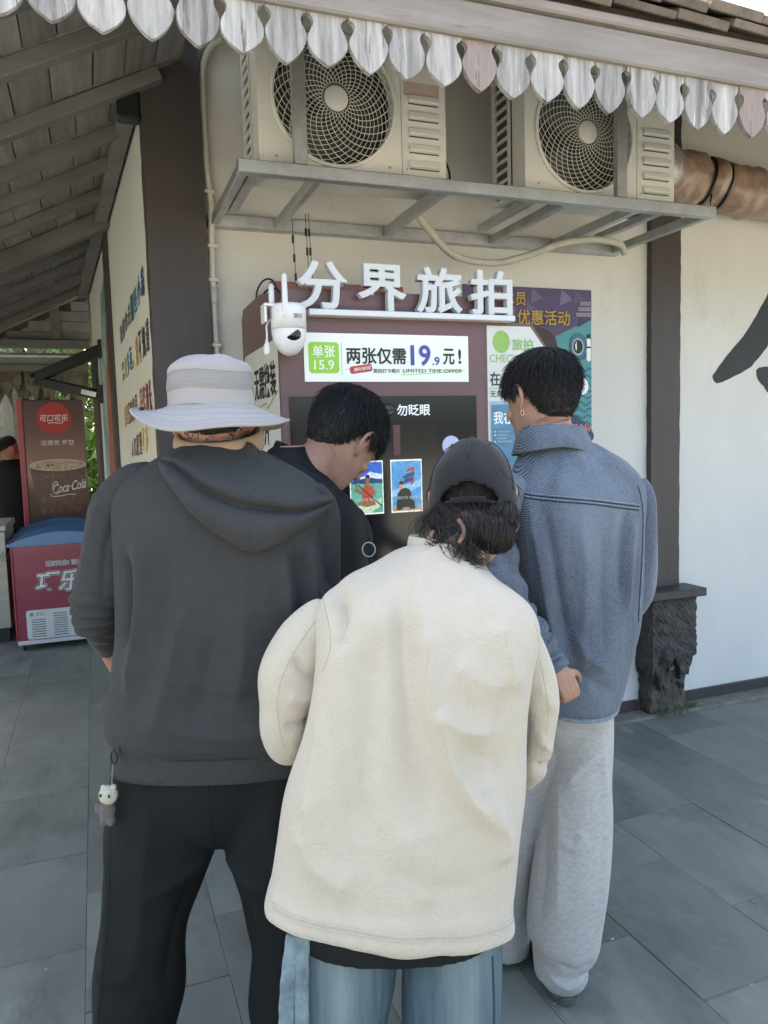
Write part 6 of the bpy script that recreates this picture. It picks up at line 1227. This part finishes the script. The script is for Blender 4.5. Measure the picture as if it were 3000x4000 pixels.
V, F, N = fuse([limb(P4_legL, 30, zmin=.03), limb(P4_legR, 30, zmin=.03), loft([(.60, .004, 1.36, .17, .08, 2.4), (.68, .004, 1.36, .19, .10, 2.4), (.85, .01, 1.37, .18, .10, 2.4)], 40, 14)], .006, 5); V = drape(V, N, [], 36, .0025, 13, .002); jn = p4.add('jeans', V, F, m_jean)
jv = bvh_of(V, F)
for L_ in ([(.172, .60), (.174, .5), (.172, .44)], [(.170, .60), (.171, .5), (.169, .44)], [(-.155, .62), (-.168, .5), (-.180, .40)], [(.018, .60), (.018, .5), (.016, .44)]): p4.seam(jv, L_, cloth('jean_seam', '#39485a' if L_[0][0] == .172 else '#7f8f94', fibre=400), .0014, parent=jn, lift=.0003)
m_jflap = cloth('bleached_denim_edge', '#6d7d82', var=.4, scale=30, fibre=300)
for dx, w_ in ((-.004, .014), (.012, .013)):
    L_ = crom([(-.175+dx, 1.275, .665), (-.186+dx*1.5, 1.27, .58), (-.192+dx*1.8, 1.265, .48), (-.200+dx*2, 1.27, .30), (-.205+dx*2, 1.28, .08)], 40); V, F = sweep(L_, .0035, 10, rad2=w_); V[:, 0] += .0006*np.sin(V[:, 2]*160); p4.add('side_flap', V, F, m_jflap, True, jn)
feet(p4, ((-.14, 1.37, -6), (.10, 1.37, 8)), M('white_trainer', '#b9b9b4', .6))
# cap
def cap():
    Rm, c0, k_ = H4[:3, :3], H4[:3, 3], .97; n, m = 96, 40; V, idx = [], {}
    for i in range(m):
        for j in range(n):
            az = 2*math.pi*j/n; adeg = math.degrees((az+math.pi) % (2*math.pi)-math.pi); el = math.pi/2*(1-i/(m-1)*1.26); d = np.array((math.cos(el)*math.sin(az), math.cos(el)*math.cos(az), math.sin(el)))
            r_ = 1/math.sqrt((d[0]/.0945)**2+((d[1]+0)/.122)**2+(d[2]/.137)**2); z = r_*d[2]
            low = -.026-.020*(abs(adeg) > 100); op = abs(abs(adeg)-180)  # opening at the back
            if z < low: continue
            if op < 34 and z < low+.040*math.sqrt(max(0, 1-(op/34)**2)) and z > low+.016: continue
            idx[(i, j)] = len(V); V.append(c0+Rm @ (d*r_+np.array((0, -.004, .004)))*k_)
    F = [(idx[(i, j)], idx[(i+1, j)], idx[(i+1, (j+1) % n)], idx[(i, (j+1) % n)]) for i in range(m-1) for j in range(n) if all(q in idx for q in ((i, j), (i+1, j), (i+1, (j+1) % n), (i, (j+1) % n)))]
    return np.array(V), F
cp = part('cap', p4.o); m_cap = cloth('black_cap_twill', '#1e2022', var=.12, scale=7, fibre=500, bump=.25)
V, F = cap(); V = V+.0012*np.stack([np.sin(V[:, 2]*60+V[:, 0]*45), np.sin(V[:, 0]*70+V[:, 2]*38), np.sin(V[:, 0]*50+V[:, 1]*66)], 1); o_ = p4.add('crown', V, F, m_cap, True, cp); md = o_.modifiers.new('thick', 'SOLIDIFY'); md.thickness = .003; md.offset = 1; md = o_.modifiers.new('s', 'SMOOTH'); md.iterations = 2
h4 = lambda x, y, z: (H4 @ np.array((x, y, z, 1)))[:3]
p4.add('cap_button', *ball(h4(0, -.004, .138), (.010, .010, .006), 14, 8), m_cap, True, cp)
for az in (0, 60, 120, 180, 240, 300):
    L_ = []
    for el in np.linspace(88, 2, 16):
        d = np.array((math.cos(R(el))*math.sin(R(az)), math.cos(R(el))*math.cos(R(az)), math.sin(R(el)))); r_ = 1/math.sqrt((d[0]/.0945)**2+(d[1]/.122)**2+(d[2]/.137)**2)+.0028
        if az == 180 and el < 20: continue
        q = d*r_+np.array((0, -.004, .004)); L_.append(h4(*(q*.97)))
    p4.add('cap_seam', *sweep(L_, .0013, 5), cloth('cap_stitch', '#2c2e30', fibre=400), True, cp)
    d = np.array((math.cos(R(52))*math.sin(R(az+30)), math.cos(R(52))*math.cos(R(az+30)), math.sin(R(52)))); r_ = 1/math.sqrt((d[0]/.0945)**2+(d[1]/.122)**2+(d[2]/.137)**2)+.003; p4.add('cap_eyelet', *ball(h4(*((d*r_+np.array((0, -.004, .004)))*.97)), .0024, 8, 6), cloth('cap_stitch', '#2c2e30', fibre=400), True, cp)
V = [];  nb = 24
for i in range(8):
    for j in range(nb): a = R(-62+124*j/(nb-1)); r_ = .100+.075*i/7*math.cos(a*.75); V.append(h4(.088*math.sin(a)*(1+.06*i/7), .012+r_*math.cos(a), .0-.018*(i/7)-.02*math.sin(a)**2))
p4.add('peak', np.vstack([V, np.array(V)-np.array((0, 0, .004))]), [(i*nb+j, i*nb+j+1, (i+1)*nb+j+1, (i+1)*nb+j) for i in range(7) for j in range(nb-1)]+[(8*nb+i*nb+j, 8*nb+(i+1)*nb+j, 8*nb+(i+1)*nb+j+1, 8*nb+i*nb+j+1) for i in range(7) for j in range(nb-1)], m_cap, True, cp)
p4.add('strap_end', *bar((.272, 1.50, 1.335), (.279, 1.497, 1.268), .003, .011, up=(0, 1, 0)), m_cap, False, cp)
# messy low bun tied under the cap
def lobe(c, r_, tilt, n_, seed, jit=.10):
    q_ = np.random.default_rng(seed); Rt = rotm('Y', R(tilt)); out = []
    for i in range(n_):
        ph = q_.uniform(0, 2*math.pi); th = q_.uniform(.25, 2.9); k_ = q_.uniform(.9, 1.06); sp_ = []; ln = q_.uniform(.6, 1.8); dr = q_.normal(0, .25)
        for u in np.linspace(0, 1, 8):
            a = ph+ln*(u-.5); b = th+dr*u; sp_.append(np.array(c)+Rt @ (np.array((math.cos(b), math.sin(b)*math.cos(a), math.sin(b)*math.sin(a)))*np.array(r_)*k_*(1+jit*.15*math.sin(u*6+i))))
        out.append(np.array(sp_))
    return out
bn = part('bun', p4.o); cL, rL = (.142, 1.492, 1.328), (.050, .041, .044); cR, rR = (.208, 1.492, 1.338), (.048, .041, .039); cM = (.175, 1.510, 1.356); cE = tuple(h4(.070, -.055, -.052)); cF = tuple(h4(-.062, -.060, -.058))
V, F, N = fuse([tr(ball((0, 0, 0), tuple(np.array(rL)*.93)), rotm('Y', R(-40)), cL), tr(ball((0, 0, 0), tuple(np.array(rR)*.93)), rotm('Y', R(25)), cR), ball(cM, (.06, .045, .035)), ball(cE, (.024, .038, .032)), ball(cF, (.018, .032, .028)), limb([(.13, 1.478, 1.33, .034), (.145, 1.468, 1.305, .022), (.158, 1.462, 1.288, .006)], 14)], .004, 4); p4.add('bun_core', V, F, m_hairb, True, bn)
S_ = lobe(cL, rL, -40, 900, 41)+lobe(cR, rR, 25, 1000, 42)+lobe(cM, (.064, .047, .037), 0, 600, 43)+lobe(cE, (.026, .040, .034), 10, 420, 47)+lobe(cF, (.020, .034, .030), -10, 300, 48)
RB = list(np.array((.0003, .0007, .0009, .0009, .0009, .0008, .0006, .0002))[None]*rng.uniform(.6, 1.3, (len(S_), 1)))
q_ = np.random.default_rng(44); r8 = np.array((1, 1, 1, .9, .8, .6, .4, .15))
def add_hair(a, m_, e_, r_): S_.append(crom([a, m_, e_], 8)); RB.append(r8*r_)
for i in range(650):                                                    # loose ends below the tie
    a = np.array((.128+q_.normal(0, .022), 1.465+q_.normal(0, .010), 1.318+q_.normal(0, .014))); e_ = np.array((.156+q_.normal(0, .024), 1.455+q_.normal(0, .012), 1.284+q_.normal(0, .009))); add_hair(a, (a+e_)/2+np.array((-.008, -.012, -.004))+q_.normal(0, .005, 3), e_, .0008)
for i in range(220):                                                    # flyaways
    c = (cL, cR, cM)[i % 3]; d = q_.normal(0, 1, 3); d[1] = -abs(d[1]); d /= np.linalg.norm(d); a = np.array(c)+d*.042; e_ = a+d*q_.uniform(.004, .024)+q_.normal(0, .012, 3); add_hair(a, (a+e_)/2+q_.normal(0, .006, 3), e_, .0003)
for i in range(160):                                                    # hair drawn back from under the cap into the bun
    x_ = q_.uniform(-.07, .07); a = h4(x_, -.098+.4*abs(x_)*abs(x_)*6, -.035+q_.normal(0, .006)); e_ = np.array(cM)+np.array((x_*.5, -.02, q_.normal(0, .012))); add_hair(a, (a+e_)/2+np.array((0, -.012, .002)), e_, .0010)
for i in range(90):                                                     # wisps hanging in front of the ear
    a = np.array((.100+q_.normal(0, .006), 1.585+q_.normal(0, .012), 1.37+q_.normal(0, .008))); e_ = a+np.array((-.020+q_.normal(0, .012), .012, -.055+q_.normal(0, .018))); add_hair(a, (a+e_)/2+np.array((-.010, 0, .006))+q_.normal(0, .004, 3), e_, .0004)
p4.add('bun_strands', *strands(np.array(S_), np.array(RB)), m_hairb, True, bn)['kind'] = 'stuff'
tie = [(.143+.010*math.sin(u*3.1)-.004, 1.435+.012*abs(u-.5), 1.372-.045*u) for u in np.linspace(0, 1, 18)]; p4.add('hair_tie', *sweep(tie, .0042, 8), M('brown_striped_elastic', '#6b4f43', .5, var=.5, scale=60, spots=[('#d8cfc4', 120, .36, .05)]), True, bn)

# ================================================================== vendor behind the counter, far left
class P0(Person): pass
pv = Person.__new__(Person); pv.t0, pv.s0 = 0, 0; pv.o = thing('person', 'vendor in black jacket and black cap behind the counter, mostly hidden by the drinks cabinet', 'person', (-.74, 8.05, 0), 0)
Hv = head_matrix((-.01, -.03, 1.55), -115, 30)
body = head_parts(Hv)+[loft([(.85, 0, 0, .15, .11, 2.3), (1.05, 0, 0, .15, .11, 2.3), (1.3, 0, 0, .17, .11, 2.3), (1.42, .0, 0, .12, .09, 2)], 30, 24), limb([(-.16, -.02, 1.36, .045), (-.28, -.15, 1.22, .04), (-.40, -.33, 1.10, .03)])]+hand((-.40, -.33, 1.10), (-.6, -.7, -.4), (0, 0, 1), 1, .5)+[limb([(-.09, 0, .9, .08), (-.09, 0, .05, .05)]), limb([(.09, 0, .9, .08), (.09, 0, .05, .05)]), limb([(.17, 0, 1.36, .045), (.22, -.02, 1.1, .04), (.20, -.18, 1.0, .03)])]
V, F, N = fuse(body, .008, 3); pv.add('body', V, F, m_skin)
V, F, N = fuse([loft([(.80, 0, 0, .18, .13, 2.3), (1.05, 0, 0, .18, .13, 2.3), (1.32, 0, 0, .20, .13, 2.3), (1.46, 0, 0, .10, .09, 2)], 30, 24), limb([(-.16, -.02, 1.36, .07), (-.28, -.15, 1.22, .062), (-.38, -.30, 1.12, .05)]), limb([(.17, 0, 1.36, .07), (.23, -.02, 1.1, .06), (.20, -.16, 1.0, .05)])], .01, 5); pv.add('jacket', V, F, m_blkjac)
V, F, N = fuse([limb([(-.09, 0, .9, .10), (-.09, 0, .04, .08)]), limb([(.09, 0, .9, .10), (.09, 0, .04, .08)])], .012, 4); pv.add('trousers', V, F, m_blkcloth); feet(pv, ((-.09, -.02, 180), (.09, -.02, 180)), m_blkjac)
V, F, N = fuse([(np.c_[v, np.ones(len(v))] @ Hv.T[:, :3], f) for v, f in (loft([(.03, 0, 0, .088, .110, 2), (.08, 0, 0, .084, .104, 2), (.115, 0, 0, .055, .07, 2), (.128, 0, 0, .01, .01, 2)], 30, 16), loft([(.028, 0, .13, .07, .07, 2.2), (.036, 0, .13, .07, .07, 2.2)], 24, 5))], .006, 3); pv.add('cap', V, F, m_cap)
